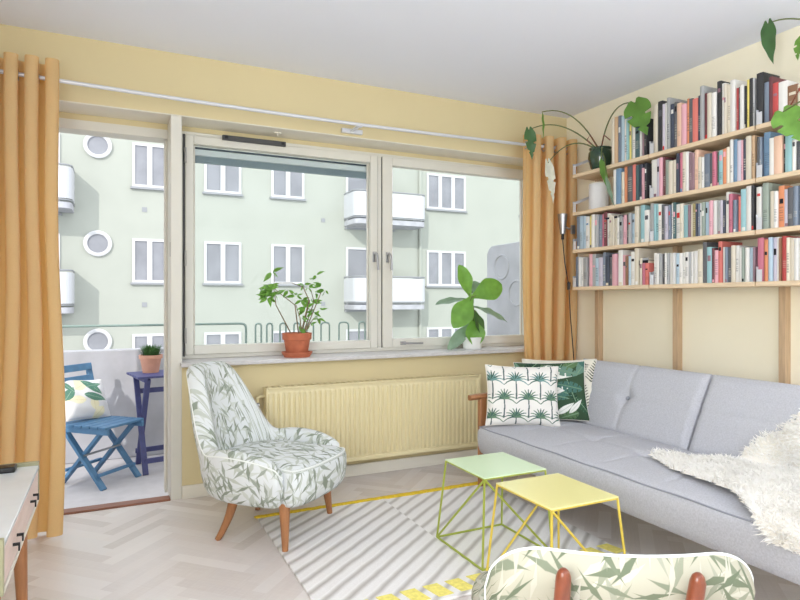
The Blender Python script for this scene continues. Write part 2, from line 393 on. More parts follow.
b.build('catch', M['steel'], w2, world=True)
b = MB()
for z in (.86, 1.32, 1.93): b.tube([(.389, 3.752, z), (.389, 3.752, z+.09)], .007)
b.build('hinge', M['steel'], w1, world=True)
b = MB().box((.375, 3.768, .78), (.389, 3.772, 2.105)); b.box((1.632, 3.768, .79), (1.637, 3.772, 2.10)); b.box((1.664, 3.768, .79), (1.668, 3.772, 2.1))
b.build('rebate', M['dark'], wf, world=True, smooth=0)
# dark lever device on top of the sash
b = MB().box((.60, 3.735, 2.088), (.99, 3.755, 2.118)); 
o = thing('window_vent', 'black narrow ventilation slot cover on the top frame of the wide window', 'vent', (.795, 3.745, 2.088))
b.build('vent_cover', M['dark'], o, world=True, bevel=.003)
b = MB().box((.612, 3.730, 2.094), (.632, 3.736, 2.112)); b.build('end_clip', M['black'], o, world=True)
b = MB().box((.958, 3.730, 2.094), (.978, 3.736, 2.112)); b.build('end_clip', M['black'], o, world=True)
# raised blind behind the left sash pane
o = thing('venetian_blind', 'raised grey venetian blind at the top of the left window pane', 'blind', (1.007, 3.87, 1.95))
MB().box((.44, 3.818, 2.036), (1.575, 3.842, 2.047)).build('headrail', M['blind_dark'], o, world=True, bevel=.002)
MB().box((.44, 3.82, 1.996), (1.575, 3.84, 2.035)).build('bottom_rail', M['blind_light'], o, world=True, bevel=.003)
b = MB()
for k in range(6): b.box((.44, 3.818+.001*(k % 2), 1.953+k*.007), (1.575, 3.841, 1.958+k*.007))
b.build('slat', M['blind'], o, world=True, smooth=0)
# tiny hooks in the soffit
b = MB().box((.90, 3.66, SOF-.012), (.94, 3.68, SOF-.005)); b.tube([(.92, 3.67, SOF-.01), (.92, 3.67, SOF-.03)], .004)
tag(b.build('ceiling_hook', M['trim']), 'small white hook in the soffit of the window niche', 'hook')

# ---------------------------------------------------------------- radiator
o = thing('radiator', 'cream ribbed panel radiator on the wall below the window', 'radiator', (1.545, 3.52, 0))
pr = []; x = .815; n = 46; pitch = (2.275-.815)/n
for k in range(n):
    a = .815+k*pitch
    pr += [(a, 0), (a+pitch*.22, -.011), (a+pitch*.62, -.011), (a+pitch*.84, 0)]
pr.append((2.275, 0))
P = []
for z, s in ((.140, 0), (.150, .35), (.165, 1), (.555, 1), (.570, .35), (.580, 0)):
    P.append([(px, 3.482+dy*s, z) for px, dy in pr])
b = MB().grid(P)
b.build('front_panel', M['rad'], o, world=True, smooth=30)
b = frame_boxes(MB(), .804, 2.285, .115, .605, .012, 3.478, 3.49, .026); b.box((.806, 3.484, .12), (2.283, 3.5, .6)); b.build('panel_rim', M['rad'], o, world=True, bevel=.004)
b = MB().box((.806, 3.50, .14), (.812, 3.56, .60)); b.box((2.277, 3.50, .14), (2.283, 3.56, .60)); b.build('side_cover', M['rad'], o, world=True)
b = MB()
for k in range(36): b.box((.82+k*.0405, 3.492, .596), (.82+k*.0405+.026, 3.555, .604))
b.build('grille', M['rad'], o, world=True, smooth=0)
b = MB().tube([(.806, 3.53, .55), (.775, 3.53, .55), (.765, 3.53, .54), (.765, 3.53, .50), (.74, 3.53, .50)], .009); b.tube([(.745, 3.53, .50), (.69, 3.53, .50)], .008)
b.build('inlet_pipe', M['rad'], o, world=True)
b = MB().lathe([(.0, 0), (.016, 0), (.018, .02), (.018, .045), (.012, .055), (0, .055)], (.775, 3.53, .50), 16, axis=(-1, 0, 0)); b.build('valve', M['steel'], o, world=True)
MB().box((1.0, 3.55, .2), (1.03, 3.574, .55)).box((2.05, 3.55, .2), (2.08, 3.574, .55)).build('wall_bracket', M['rad'], o, world=True)

# ---------------------------------------------------------------- curtain rod and curtains
o = thing('curtain_rod', 'long white metal curtain rod fixed across the window wall', 'curtain rod', (1.2, 3.43, 2.2))
pts = [(LX+.02+(RX-.03-LX-.02)*k/30., 3.43, 2.222-.028*math.sin(PI*min(1, k/30.)**1.0)+.004*math.sin(k)*.0) for k in range(31)]
MB().tube(pts, .0105, 12).build('rod', M['rod'], o, world=True)
b = MB().box((1.30, 3.555, 2.172), (1.44, 3.575, 2.20)); b.box((1.355, 3.425, 2.182), (1.38, 3.575, 2.192)); b.box((1.35, 3.415, 2.178), (1.385, 3.447, 2.186))
b.build('bracket', M['rod'], o, world=True, bevel=.002)
b = MB().box((2.93, 3.43, 2.205), (2.96, 3.575, 2.215)); b.build('bracket', M['rod'], o, world=True, bevel=.002)
def curtain(name, label, x0, x1, folds, y, amp, z0, z1, seed, open_bottom=0.):
    o = thing(name, label, 'curtain', ((x0+x1)/2, y, 0)); rn = random.Random(seed); ph = [rn.uniform(-.5, .5) for _ in range(folds+2)]; am = [rn.uniform(.75, 1.2) for _ in range(folds+2)]
    nu, nv = folds*22, 40; P = []
    for i in range(nu+1):
        s = i/nu*folds; k = int(s); row = []
        for j in range(nv+1):
            v = j/nv; z = z0+(z1-z0)*v
            a = am[min(k, folds)]*(1-.0*v); 
            fl = 1-v
            yy = y+amp*a*math.sin(2*PI*s+ph[k]*fl*.5*math.sin(PI*(s-k)))*(1-.25*fl)-open_bottom*fl**1.5*(.4+.6*i/nu)
            xx = x0+(x1-x0)*i/nu-amp*.30*math.sin(4*PI*s)+.02*math.sin(3*z+s)*fl+open_bottom*.2*fl**2*(i/nu)
            row.append((xx, yy, z))
        P.append(row)
    MB().grid(P).build('cloth', M['curtain'], o, world=True, smooth=180)
    H = MB()
    for k in range(2*folds):
        s = k/2.+.0; xx = x0+(x1-x0)*s/folds
        ring = [(xx+.001, y+.024*math.cos(t_), 2.205+.024*math.sin(t_)) for t_ in [2*PI*q/16 for q in range(16)]]
        e = MB().tube(ring, .005, 6, closed=True); e.build('eyelet', M['steel'], o, world=True)
    return o
curtain('curtain', 'long ochre curtain with deep folds beside the balcony door', LX+.04, -.245, 6, 3.42, .06, .012, 2.295, 2, .16)
curtain('curtain', 'long ochre curtain in the corner by the bookshelves', 2.62, 3.045, 4, 3.42, .055, .012, 2.28, 5)
# ---------------------------------------------------------------- balcony
BF, PY, SX = -.25, 5.70, 3.82
struct(MB().box((-2.2, 3.645, BF-.2), (SX+.1, PY+.12, BF)).build('balcony_floor', M['tile']))
b = MB().box((-2.2, PY, BF), (SX+.1, PY+.12, .690)); b.box((-2.3, 4.0, BF), (-2.2, PY+.12, .69))
struct(b.build('balcony_parapet', M['conc'], bevel=.01))
o = thing('balcony_railing', 'grey green tube railing with hoops on top of the balcony parapet', 'railing', (.5, PY+.05, .69))
def yx(px): return onY(px, 330, PY+.05).x
xr = yx(246)
MB().tube([(-2.1, PY+.05, .895)]+[(xr-.06, PY+.05, .895)]+bez((xr-.05, PY+.05, .895), (xr, PY+.05, .895), (xr, PY+.05, .845), 6)+[(xr, PY+.05, .68)], .011).build('rail', M['railgreen'], o, world=True)
for a, c in ((255.5, 261.3), (266.8, 272.4), (280, 286), (294, 300), (307, 313.5), (321, 329.5), (339, 348.5), (359, 365)):
    x0, x1 = yx(a), yx(c); z = .892
    MB().tube([(x0, PY+.05, .68), (x0, PY+.05, z-.03)]+bez((x0, PY+.05, z-.03), (x0, PY+.05, z), ((x0+x1)/2, PY+.05, z), 5)+bez(((x0+x1)/2, PY+.05, z), (x1, PY+.05, z), (x1, PY+.05, z-.03), 5)+[(x1, PY+.05, .68)], .009, 8).build('hoop', M['railgreen'], o, world=True)
# screen at the end of the balcony, with round openings rimmed in relief
pts = [(4.02, BF), (PY, BF), (PY, 1.60)]+[(PY-.12+.12*math.cos(a), 1.60+.12*math.sin(a)) for a in [R(15*k) for k in range(1, 7)]]+[(4.02, 1.74)]
o = thing('balcony_screen', 'pale concrete end screen of the balcony with two round reliefs', 'screen', (SX+.05, 4.9, BF))
MB().prism(pts, SX, SX+.1, 'x').build('slab', M['conc'], o, world=True, bevel=.008)
for px, py, r in ((497.5, 267, .13), (512.5, 293, .13)):
    p = onX(px+4, py, SX)
    MB().tube([(SX, p.y+r*math.cos(a), p.z+r*math.sin(a)) for a in [2*PI*k/28 for k in range(28)]], .012, 6, closed=True).build('ring_relief', M['conc'], o, world=True)

# folding chair on the balcony: seat faces the little table
def slat_chair():
    o = thing('folding_chair', 'blue slatted wooden folding chair on the balcony', 'chair', (-.08, 5.07, BF), R(-43.8))
    W, D, H = .345, .40, .44     # local: x = forward, y = across (positive = farther)
    fx0, fx1 = -.20, .20
    for y in (-W/2, W/2):
        MB().bar((fx1, y, 0), (fx0-.015, y, .47), .024, .045, (0, 1, 0)).bar((fx0-.015, y, .47), (fx0-.10, y, .86), .024, .045, (0, 1, 0)).build('leg', M['blue'], o, bevel=.003)
        yi = y*.86
        MB().bar((fx0-.02, yi, 0), (fx1-.03, yi, H-.02), .024, .045, (0, 1, 0)).build('leg', M['blue'], o, bevel=.003)
    for (x, z) in ((fx1-.045, .10), (fx0+.035, .11), (fx0+.02, .40)):
        MB().bar((x, -W/2, z), (x, W/2, z), .03, .02).build('stretcher', M['blue'], o, bevel=.003)
    MB().tube([(.02, -W/2, .235), (.02, W/2, .235)], .008).build('pivot_rod', M['steel'], o)
    for k in range(6):
        x = fx0-.01+k*.075
        MB().box((x, -W/2-.02, H-.004), (x+.066, W/2+.02, H+.014)).build('seat_slat', M['blue'], o, bevel=.003)
    MB().box((fx0-.01, -W/2-.012, H-.045), (fx1+.04, -W/2+.012, H-.004)).box((fx0-.01, W/2-.012, H-.045), (fx1+.04, W/2+.012, H-.004)).build('seat_rail', M['blue'], o, bevel=.003)
    for z in (.57, .66, .75, .84):
        x = fx0-.015-.085*(z-.47)/.39
        MB().bar((x+.016, -W/2-.012, z), (x+.016, W/2+.012, z), .016, .055, (-.21, 0, 1)).build('back_slat', M['blue'], o, bevel=.003)
    return o
slat_chair()
# little folding table
o = thing('folding_table', 'indigo slatted wooden folding table on the balcony', 'table', (.396, 5.30, BF), R(10.5))
H = .77
for k in range(5): MB().box((-.26, -.20+k*.082, H-.018), (.26, -.20+k*.082+.074, H)).build('top_slat', M['navy'], o, bevel=.003)
for s in (-1, 1): MB().box((s*.20-.015, -.20, H-.045), (s*.20+.015, .205, H-.018)).build('top_batten', M['navy'], o, bevel=.002)
for x in (-.20, .20):
    MB().bar((x, -.19, 0), (x, .14, H-.03), .022, .042, (1, 0, 0)).build('leg', M['navy'], o, bevel=.003)
    xi = x*.86
    MB().bar((xi, .19, 0), (xi, -.14, H-.03), .022, .042, (1, 0, 0)).build('leg', M['navy'], o, bevel=.003)
for (y, z) in ((-.155, .10), (.155, .12), (.10, .62)): MB().bar((-.20, y, z), (.20, y, z), .02, .04).build('stretcher', M['navy'], o, bevel=.003)
# grass pot on the table
tp = Vector((.285, 5.36, BF+H))
o = thing('potted_grass', 'tufty green herb in a pale terracotta pot on the indigo balcony table', 'plant', tp)
MB().lathe([(0, 0), (.062, 0), (.082, .115), (.092, .115), (.092, .145), (.08, .145), (.076, .12), (0, .12)], seg=28).build('pot', M['terra_pale'], o, smooth=30)
rn = random.Random(4); b = MB()
for k in range(260):
    a = rn.uniform(0, 2*PI); r0 = rn.uniform(0, .06); r1 = r0+rn.uniform(.01, .07); hh = rn.uniform(.05, .105)
    p = Vector((r0*math.cos(a), r0*math.sin(a), .12)); q = Vector((r1*math.cos(a), r1*math.sin(a), .13+hh)); m_ = (p+q)/2+Vector((0, 0, .02)); wv_ = Vector((-math.sin(a), math.cos(a), 0))*.005
    b.add([p-wv_, p+wv_, m_+wv_, m_-wv_, q], [(0, 1, 2, 3), (3, 2, 4)])
b.build('foliage', M['leaf_dark'], o, smooth=0)

# ---------------------------------------------------------------- building across the street
FY = 19.2
struct(MB().box((-30, 6.5, -5.2), (40, FY, -5)).build('street', M['asphalt']))
bd = thing('apartment_building', 'pale mint green rendered apartment block across the street', 'building', (5, FY, -5))
MB().box((-16, FY, -5), (30, FY+6, 8.6)).build('wall', M['fac'], bd, world=True, smooth=0)
def fwin(x0, x1, z0, z1, panes, curt=False):
    t = .075; b = frame_boxes(MB(), x0, x1, z0, z1, t, FY-.05, FY+.02)
    for k in range(1, panes):
        x = x0+(x1-x0)*k/panes; b.box((x-.07, FY-.055, z0+t), (x+.07, FY+.02, z1-t))
    o = b.build('window', M['fwhite'], bd, world=True, smooth=0)
    for k in range(panes):
        xa, xb = x0+(x1-x0)*k/panes, x0+(x1-x0)*(k+1)/panes
        MB().box((xa+.05, FY-.012, z0+.05), (xb-.05, FY-.004, z1-.05)).build('pane', M['fpane'], o, world=True, smooth=0)
    MB().box((x0-.05, FY-.10, z0-.06), (x1+.05, FY, z0)).build('sill', M['fgrey'], o, world=True, smooth=0)
for row in range(3):
    zb = 4.43-2.8*row; zt = zb+1.29
    for x0, x1, p in ((.52, 1.46, 2), (2.53, 3.65, 2), (4.6, 5.69, 2), (10.26, 11.9, 3), (14.4, 16.0, 3), (-4.4, -3.3, 2), (-6.6, -5.5, 2)): fwin(x0, x1, zb, zt, p)
    fwin(-2.0, -1.32, zb-.9, zt+.05, 1); fwin(7.15, 8.9, zb-.85, zt, 2)
    # round stair window
    c = (-.38, FY-.02, 5.53-2.8*row); pf = [(.26, 0), (.36, 0), (.37, .07), (.33, .09), (.27, .07), (.26, 0)]
    o = MB().lathe(pf, (c[0], FY, c[2]), 32, axis=(0, -1, 0)).build('round_window', M['fwhite'], bd, world=True, smooth=40)
    MB().lathe([(0, 0), (.27, 0), (.27, .02), (0, .02)], (c[0], FY, c[2]), 32, axis=(0, -1, 0)).build('pane', M['fpane'], o, world=True)
    for vx in (.85, 6.35, 9.95, -2.9): MB().box((vx-.07, FY-.015, zb-.72), (vx+.07, FY, zb-.58)).build('vent_grille', M['fgrey'], bd, world=True, smooth=0)
def balcony(x0, x1, zs, depth, zr):
    r = .25; pl = [(x0, FY), (x0, FY-depth+r)]+[(x0+r-r*math.cos(a), FY-depth+r-r*math.sin(a)) for a in [R(15*k) for k in range(1, 7)]]+[(x1-r+r*math.sin(a), FY-depth+r-r*math.cos(a)) for a in [R(15*k) for k in range(0, 7)]]+[(x1, FY)]
    o = MB().prism(pl, zs-.16, zs).build('balcony', M['conc'], bd, world=True)
    b = MB()
    for p, q in zip(pl, pl[1:]): b.bar((*p, (zs+.1+zr)/2), (*q, (zs+.1+zr)/2), .03, zr-zs-.1)
    b.build('railing_panel', M['balpanel'], o, world=True, smooth=0)
    MB().tube([(*p, zr+.05) for p in pl], .025, 8).tube([(*p, zs+.06) for p in pl], .02, 8).build('handrail', M['fgrey'], o, world=True)
for row in range(2):
    balcony(7.1, 9.72, 3.78-2.82*row, 1.05, 4.66-2.82*row)
    balcony(-4.6, -.98, 3.72-2.8*row, 1.05, 4.66-2.8*row)
MB().tube([(9.98, FY-.06, -5), (9.98, FY-.06, 8.4)], .06).build('downpipe', M['fac'], bd, world=True)
# ---------------------------------------------------------------- rug
o = thing('rug', 'flat woven off white rug with slanting grey stripes and yellow borders', 'rug', (1.355, 2.5, 0))
rx0, rx1, ry0, ry1 = .665, 2.04, 1.93, 3.085
P = [[(rx0+(rx1-rx0)*i/60, ry0+(ry1-ry0)*j/40, .011) for j in range(41)] for i in range(61)]
body = MB().box((rx0, ry0, 0), (rx1, ry1, .011)).build('pile', M['rug'], o, world=True, bevel=.004)
b = MB(); rn = random.Random(1)
P = []
for i in range(90):
    x = rx0-.012+(rx1-rx0+.02)*i/89; th = .017+(.010 if x > 1.36 else 0); wob = rn.uniform(-.003, .003)
    P.append([(x, ry1-.02-th+wob, .0115), (x, ry1-.018-th+wob, .017), (x, ry1-.01+wob, .018), (x, ry1+.004+wob, .012), (x, ry1+.006+wob, .001)])
b.grid(P); b.build('fringe_border', M['rug_yel_dk'], o, world=True)
b = MB()
x = rx0+.02
while x < rx1-.06:
    pts = [(x+.02, 1.952), (x+.085, 1.952), (x+.065, 2.05), (x, 2.05)]
    if not (1.36 < x+.04 < 1.36): b.prism(pts, .0105, .0135)
    x += .098
b.build('block_border', M['rug_yel'], o, world=True, bevel=.002)

# ---------------------------------------------------------------- nesting tables
def wire_table(name, label, x0, x1, y0, y1, h, bx0, bx1, by0, by1, mt, mr, braces):
    o = thing(name, label, 'coffee table', ((x0+x1)/2, (y0+y1)/2, 0), 0, 'wire side tables')
    t_ = MB().box((x0, y0, h-.006), (x1, y1, h)); t_.build('tabletop', mt, o, world=True, bevel=.0025)
    frame_ = MB(); e = .004
    for p, q in (((x0+e, y0+e), (x1-e, y0+e)), ((x1-e, y0+e), (x1-e, y1-e)), ((x1-e, y1-e), (x0+e, y1-e)), ((x0+e, y1-e), (x0+e, y0+e))): frame_.tube([(*p, h-.008), (*q, h-.008)], .004, 8)
    frame_.build('top_frame', mr, o, world=True)
    T = {'L': (x0+e, y1-e, h-.008), 'B': (x1-e, y1-e, h-.008), 'R': (x1-e, y0+e, h-.008), 'F': (x0+e, y0+e, h-.008)}
    zb = .0165
    G = {'L': (bx0, by1, zb), 'B': (bx1, by1, zb), 'R': (bx1, by0, zb), 'F': (bx0, by0, zb)}
    for k in 'LBRF': MB().tube([T[k], G[k]], .0048, 8).build('leg', mr, o, world=True)
    b = MB()
    for p, q in ('LB', 'BR', 'RF', 'FL'): b.tube([G[p], G[q]], .0048, 8)
    b.build('base_frame', mr, o, world=True)
    for p, q in braces: MB().tube([T[p], G[q]], .0048, 8).build('brace', mr, o, world=True)
wire_table('side_table', 'square mint green metal side table on a wire frame', 1.387, 1.711, 2.088, 2.414, .38, 1.36, 1.722, 2.06, 2.44, M['green_lac'], M['green_rod'], ('FL', 'FR'))
wire_table('side_table', 'square pale yellow metal side table on a wire frame', 1.357, 1.668, 1.630, 1.962, .40, 1.33, 1.695, 1.60, 1.99, M['yellow_lac'], M['yellow_rod'], ('FR', 'BL'))

# ---------------------------------------------------------------- sofa
SY0, SY1, SM = 1.11, 2.985, 2.065
so = thing('sofa', 'light grey tufted sofa bed with slim wooden arms along the bookshelf wall', 'sofa', (2.32, 2.05, 0))
def gau(d, s): return math.exp(-(d/s)**2)
# seat
prof = [(2.575, .215), (2.3, .21), (1.965, .212), (1.945, .225), (1.938, .26), (1.934, .31), (1.934, .352), (1.940, .366), (1.956, .376)]
ntop = 44
for k in range(1, ntop+1): prof.append((1.956+(2.57-1.956)*k/ntop, .376))
prof += [(2.585, .365), (2.59, .30), (2.585, .22)]
seat_seams = (1.38, 1.72, 2.05, 2.385, 2.71)
P = []; nY = 200
for i in range(nY+1):
    y = SY0+(SY1-SY0)*i/nY; e = min(y-SY0, SY1-y); ek = smooth01(e/.03)
    row = []
    for k, (x, z) in enumerate(prof):
        if 8 <= k <= 8+ntop:
            u = (x-1.956)/(2.57-1.956)
            z += .022*math.sin(PI*min(1, u*1.02))**.7*ek
            dm = min(abs(y-s) for s in seat_seams)
            z -= .006*gau(dm, .012)*smooth01(u*6)
            for s in seat_seams: z -= .022*gau(math.hypot((y-s), x-2.26), .045)
            z -= .004*gau(x-2.26, .010)
        if 3 <= k <= 7: x -= .006*math.sin(PI*(z-.21)/.17)
        cx = 2.26; f = 1-.02*(1-ek)
        row.append((cx+(x-cx)*f, y, .29+(z-.29)*(1-.12*(1-ek))))
    P.append(row)
b = MB().grid([r+[r[0]] for r in P]); b.add(P[0], [tuple(range(len(prof)))]); b.add(P[-1], [tuple(range(len(prof)))[::-1]])
st = b.build('seat', M['sofa'], so, world=True, smooth=50)
b = MB().tube([(1.941, SY0+.02+(SY1-SY0-.04)*k/40, .371+.002*math.sin(k*.8)) for k in range(41)], .0035, 6); b.tube([(1.941+.63*k/10, SY1-.012, .371+.018*math.sin(PI*k/10)) for k in range(11)], .0035, 6)
b.build('piping', M['piping'], st, world=True)
for s in seat_seams: MB().lathe([(0, .004), (.009, .003), (.012, 0), (.011, -.004)], (2.26, s, .374), 14).build('tuft_button', M['piping'], st, world=True)
# back: two padded halves leaning back
B0, UP = Vector((2.565, 0, .352)), Vector((.19, 0, .385)); LEN = UP.length; UP.normalize(); NRM = Vector((-UP.z, 0, UP.x))
def back_half(y0, y1):
    ym = (y0+y1)/2; n1, nh = 90, 44; P = []
    for i in range(n1+1):
        y = y0+(y1-y0)*i/n1; e = min(y-y0, y1-y); ek = smooth01(e/.035)**.5
        row = []
        for j in range(nh+1):
            s = LEN*j/nh; te = smooth01(min(s, LEN-s)/.04)**.5
            d = .035*(.4+.6*math.sin(PI*j/nh)**.5)*(.25+.75*ek*te)+.03
            d -= .007*gau(y-ym, .011)+.004*gau(s-LEN*.52, .012)
            d -= .028*gau(math.hypot(y-ym, s-LEN*.52), .045)
            row.append(B0+Vector((0, y, 0))+UP*s+NRM*(d-.03))
        bk = [B0+Vector((0, y, 0))+UP*(LEN+.004)-NRM*.03, B0+Vector((0, y, 0))+UP*(LEN-.01)-NRM*(.085+.01*ek), B0+Vector((0, y, 0))+UP*.0-NRM*(.085+.01*ek), B0+Vector((0, y, 0))-UP*.01-NRM*.03]
        P.append(row+bk+[row[0]])
    b = MB().grid(P); nn = len(P[0])-1
    b.add(P[0][:nn], [tuple(range(nn))]); b.add(P[-1][:nn], [tuple(range(nn))[::-1]])
    o = b.build('backrest', M['sofa'], so, world=True, smooth=50)
    q = B0+Vector((0, ym, 0))+UP*LEN*.52+NRM*.011
    MB().lathe([(0, .005), (.009, .004), (.013, 0), (.012, -.004)], q, 14, axis=NRM).build('tuft_button', M['piping'], o, world=True)
    b = MB()
    for yy in (y0+.008, y1-.008): b.tube([B0+Vector((0, yy, 0))+UP*s+NRM*.004 for s in (0.02, LEN*.3, LEN*.6, LEN-.015)], .0035, 6)
    b.tube([B0+Vector((0, y0+.01+(y1-y0-.02)*k/10, 0))+UP*(LEN-.003)-NRM*.002 for k in range(11)], .0035, 6)
    b.build('piping', M['piping'], o, world=True)
back_half(SM+.006, SY1+.005); back_half(SY0, SM-.006)
def arm(y):
    b = MB().bar((1.985, y, .0115), (1.985, y, .535), .036, .045, (1, 0, 0)).bar((2.62, y, 0), (2.60, y, .535), .036, .045, (1, 0, 0)).bar((1.985, y, .19), (2.62, y, .19), .03, .05)
    o = b.build('arm_frame', M['teak'], so, world=True, bevel=.006)
    P = []
    for k in range(16):
        u = k/15; x = 1.895+(2.68-1.895)*u; hw = .034*min(1, .55+1.5*u) if u < .35 else .034; zz = .545+.012*math.sin(PI*u)-.006*(1-u)
        P.append([(x, y-hw, zz), (x, y-hw*.7, zz+.016), (x, y+hw*.7, zz+.016), (x, y+hw, zz), (x, y+hw*.6, zz-.014), (x, y-hw*.6, zz-.014), (x, y-hw, zz)])
    b = MB().grid(P); b.add(P[0][:6], [tuple(range(6))]); b.add(P[-1][:6], [tuple(range(6))[::-1]]); b.build('armrest', M['teak'], o, world=True, smooth=60)
arm(SY1+.026); arm(SY0-.026)

# ---------------------------------------------------------------- cushions with their prints
def seg_d(U, V, a, b):
    ax, ay = a; bx, by = b; dx, dy = bx-ax, by-ay; L2 = dx*dx+dy*dy
    t_ = np.clip(((U-ax)*dx+(V-ay)*dy)/L2, 0, 1)
    return np.hypot(U-ax-t_*dx, V-ay-t_*dy), t_
def paint(C, mask, col): C[mask] = col
def stroke(C, U, V, pts, w0, w1, col):
    n = len(pts)-1
    for i in range(n):
        d, t_ = seg_d(U, V, pts[i], pts[i+1]); wd = w0+(w1-w0)*(i+t_)/n
        paint(C, d < wd, col)
def palm_print(U, V, rn):
    C = np.zeros(U.shape+(3,)); C[:] = S(232, 230, 226)
    tops = []
    for r in range(-1, 5):
        for k in range(-1, 5):
            tops.append((.06+k*.33+(.165 if r % 2 else 0), .12+r*.31))
    for (x, y) in tops:
        g = [S(116, 150, 146), S(98, 128, 112), S(112, 136, 108)][0 if y > .6 else (1 if y > .35 else 2)]
        stroke(C, U, V, [(x, y), (x+.006, y-.12), (x, y-.31)], .008, .011, S(88, 104, 104))
    for (x, y) in tops:
        g0 = S(112, 150, 148) if y > .55 else S(104, 134, 110)
        g1 = S(74, 106, 96)
        for a in (-96, -74, -54, -35, -17, 0, 17, 35, 54, 74, 96):
            A = R(a); ln = .165
            pts = [(x+ln*u*math.sin(A), y+ln*(u*math.cos(A)*.95+.10*math.sin(PI*u)-.34*(abs(a)/90)**2*u*u)) for u in (0, .35, .7, 1)]
            stroke(C, U, V, pts, .015, .005, g0 if (int(a)//19) % 2 else g1)
    return C
def blade(C, U, V, base, tip, wd, col, vein, split=0):
    bx, by = base; dx, dy = tip[0]-bx, tip[1]-by; L_ = math.hypot(dx, dy); ux, uy = dx/L_, dy/L_
    s = ((U-bx)*ux+(V-by)*uy)/L_; q = (-(U-bx)*uy+(V-by)*ux)
    hw = wd*np.sin(PI*np.clip(s, 0, 1)**.75)
    m_ = (s > 0) & (s < 1) & (np.abs(q) < hw)
    if split: m_ &= ~((np.abs(q) > hw*.35) & (((s*split+np.abs(q)*2.2) % 1) < .22))
    paint(C, m_, col); paint(C, m_ & (np.abs(q) < .006), vein)
    paint(C, m_ & (((s*9-np.abs(q)*14) % 1) < .10), tuple(.6*a+.4*b for a, b in zip(col, vein)))
def jungle_print(U, V, rn):
    C = np.zeros(U.shape+(3,)); C[:] = S(60, 84, 62)
    gs = [S(72, 112, 104), S(56, 88, 66), S(92, 122, 84), S(44, 70, 56), S(104, 138, 124)]
    for k in range(26):
        x, y, a = rn.uniform(-.1, 1.1), rn.uniform(-.1, 1.1), rn.uniform(0, 2*PI)
        blade(C, U, V, (x, y), (x+.4*math.cos(a), y+.4*math.sin(a)), rn.uniform(.06, .12), gs[k % 5], S(130, 160, 130), 7 if k % 2 else 0)
    for (x, y, x2, y2, wd) in ((.30, .86, .80, .72, .13), (.35, .40, .80, .56, .05), (.55, .08, .80, .28, .05), (.72, .1, .92, .34, .04)): blade(C, U, V, (x, y), (x2, y2), wd, S(236, 236, 230), S(210, 214, 206))
    for (x, y, x2, y2, g_) in ((.05, .25, .6, .38, 0), (.9, .75, .35, .92, 4), (.95, .5, .5, .6, 0)): blade(C, U, V, (x, y), (x2, y2), .09, gs[g_], S(120, 150, 120), 6)
    return C
def fern_print(U, V, rn):
    C = np.zeros(U.shape+(3,)); C[:] = S(226, 222, 208)
    for (x, y, a) in ((.86, .12, 92), (.5, .1, 85), (.15, .15, 95), (.68, .55, 60), (.3, .55, 120), (.95, .6, 80)):
        for k in range(9):
            u = k/8; px, py = x+.38*u*math.cos(R(a)), y+.38*u*math.sin(R(a)); ln = .11*(1-.6*u)
            for sg in (-1, 1):
                b_ = R(a+sg*55); stroke(C, U, V, [(px, py), (px+ln*math.cos(b_), py+ln*math.sin(b_))], .010, .004, S(66, 76, 62))
    return C
def balcony_print(U, V, rn):
    C = np.zeros(U.shape+(3,)); C[:] = S(228, 228, 232)
    for k in range(5):
        x, y, a = rn.uniform(.1, .8), rn.uniform(.1, .8), rn.uniform(0, 6.2); blade(C, U, V, (x, y), (x+.4*math.cos(a), y+.4*math.sin(a)), .10, S(238, 232, 202), S(222, 212, 176))
    for (x, y, x2, y2, wd) in ((.45, .95, .85, .55, .11), (.4, .55, .95, .42, .10), (.5, .75, .9, .85, .07), (.0, .45, .22, .75, .10), (.05, .9, .2, .6, .06)): blade(C, U, V, (x, y), (x2, y2), wd, S(92, 136, 120), S(150, 180, 160), 0)
    return C
def cushion(name, label, W, H, T, fn, M4, piping=None, seed=3, N=130, group=None):
    rn = random.Random(seed); us = np.linspace(-1, 1, N); U, V = np.meshgrid(us, us, indexing='ij')
    C = fn((U+1)/2, (V+1)/2, rn)
    px = U*W/2*(1-.075*(1-np.abs(U)**1.5)*0-.07*(1-V**2)*np.abs(U)); pz = V*H/2*(1-.07*(1-U**2)*np.abs(V))
    th = T/2*np.clip((1-np.abs(U)**2.6)*(1-np.abs(V)**2.6), 0, 1)**.45
    rs = np.random.RandomState(seed); wr = .004*np.sin(U*7+V*4+seed)*np.cos(V*6-U*3)*np.clip((1-U**2)*(1-V**2)*4, 0, 1)
    b = MB()
    for sg in (-1, 1):
        P = [[(px[i, j], sg*(th[i, j]+wr[i, j]), pz[i, j]+H/2) for j in range(N)] for i in range(N)]
        b.grid(P, 0, None, [[tuple(C[i if sg < 0 else N-1-i, j]) for j in range(N)] for i in range(N)])
    o = b.build(name, M['cushion'], base=False, col=True, smooth=180)
    o.matrix_world = M4
    edge = [(px[i, 0], 0, pz[i, 0]+H/2) for i in range(N)]+[(px[N-1, j], 0, pz[N-1, j]+H/2) for j in range(1, N)]+[(px[i, N-1], 0, pz[i, N-1]+H/2) for i in range(N-2, -1, -1)]+[(px[0, j], 0, pz[0, j]+H/2) for j in range(N-2, 0, -1)]
    MB().tube(edge[::3], .003, 6, closed=True).build('seam', piping or M['hide'], o)
    return tag(o, label, 'cushion', group)
def place(loc, face, lean, roll=0.):      # face: direction the print looks at, in plan, degrees; lean: tilt back
    return Matrix.Translation(loc) @ Matrix.Rotation(R(face+90), 4, 'Z') @ Matrix.Rotation(R(-lean), 4, 'X') @ Matrix.Rotation(R(roll), 4, 'Y')
cushion('cushion', 'white cushion printed with rows of green palm trees at the front of the sofa corner', .43, .352, .13, palm_print, place((2.135, 2.815, .388), -116, 14, 1.5), N=210, group='cushions in the sofa corner')
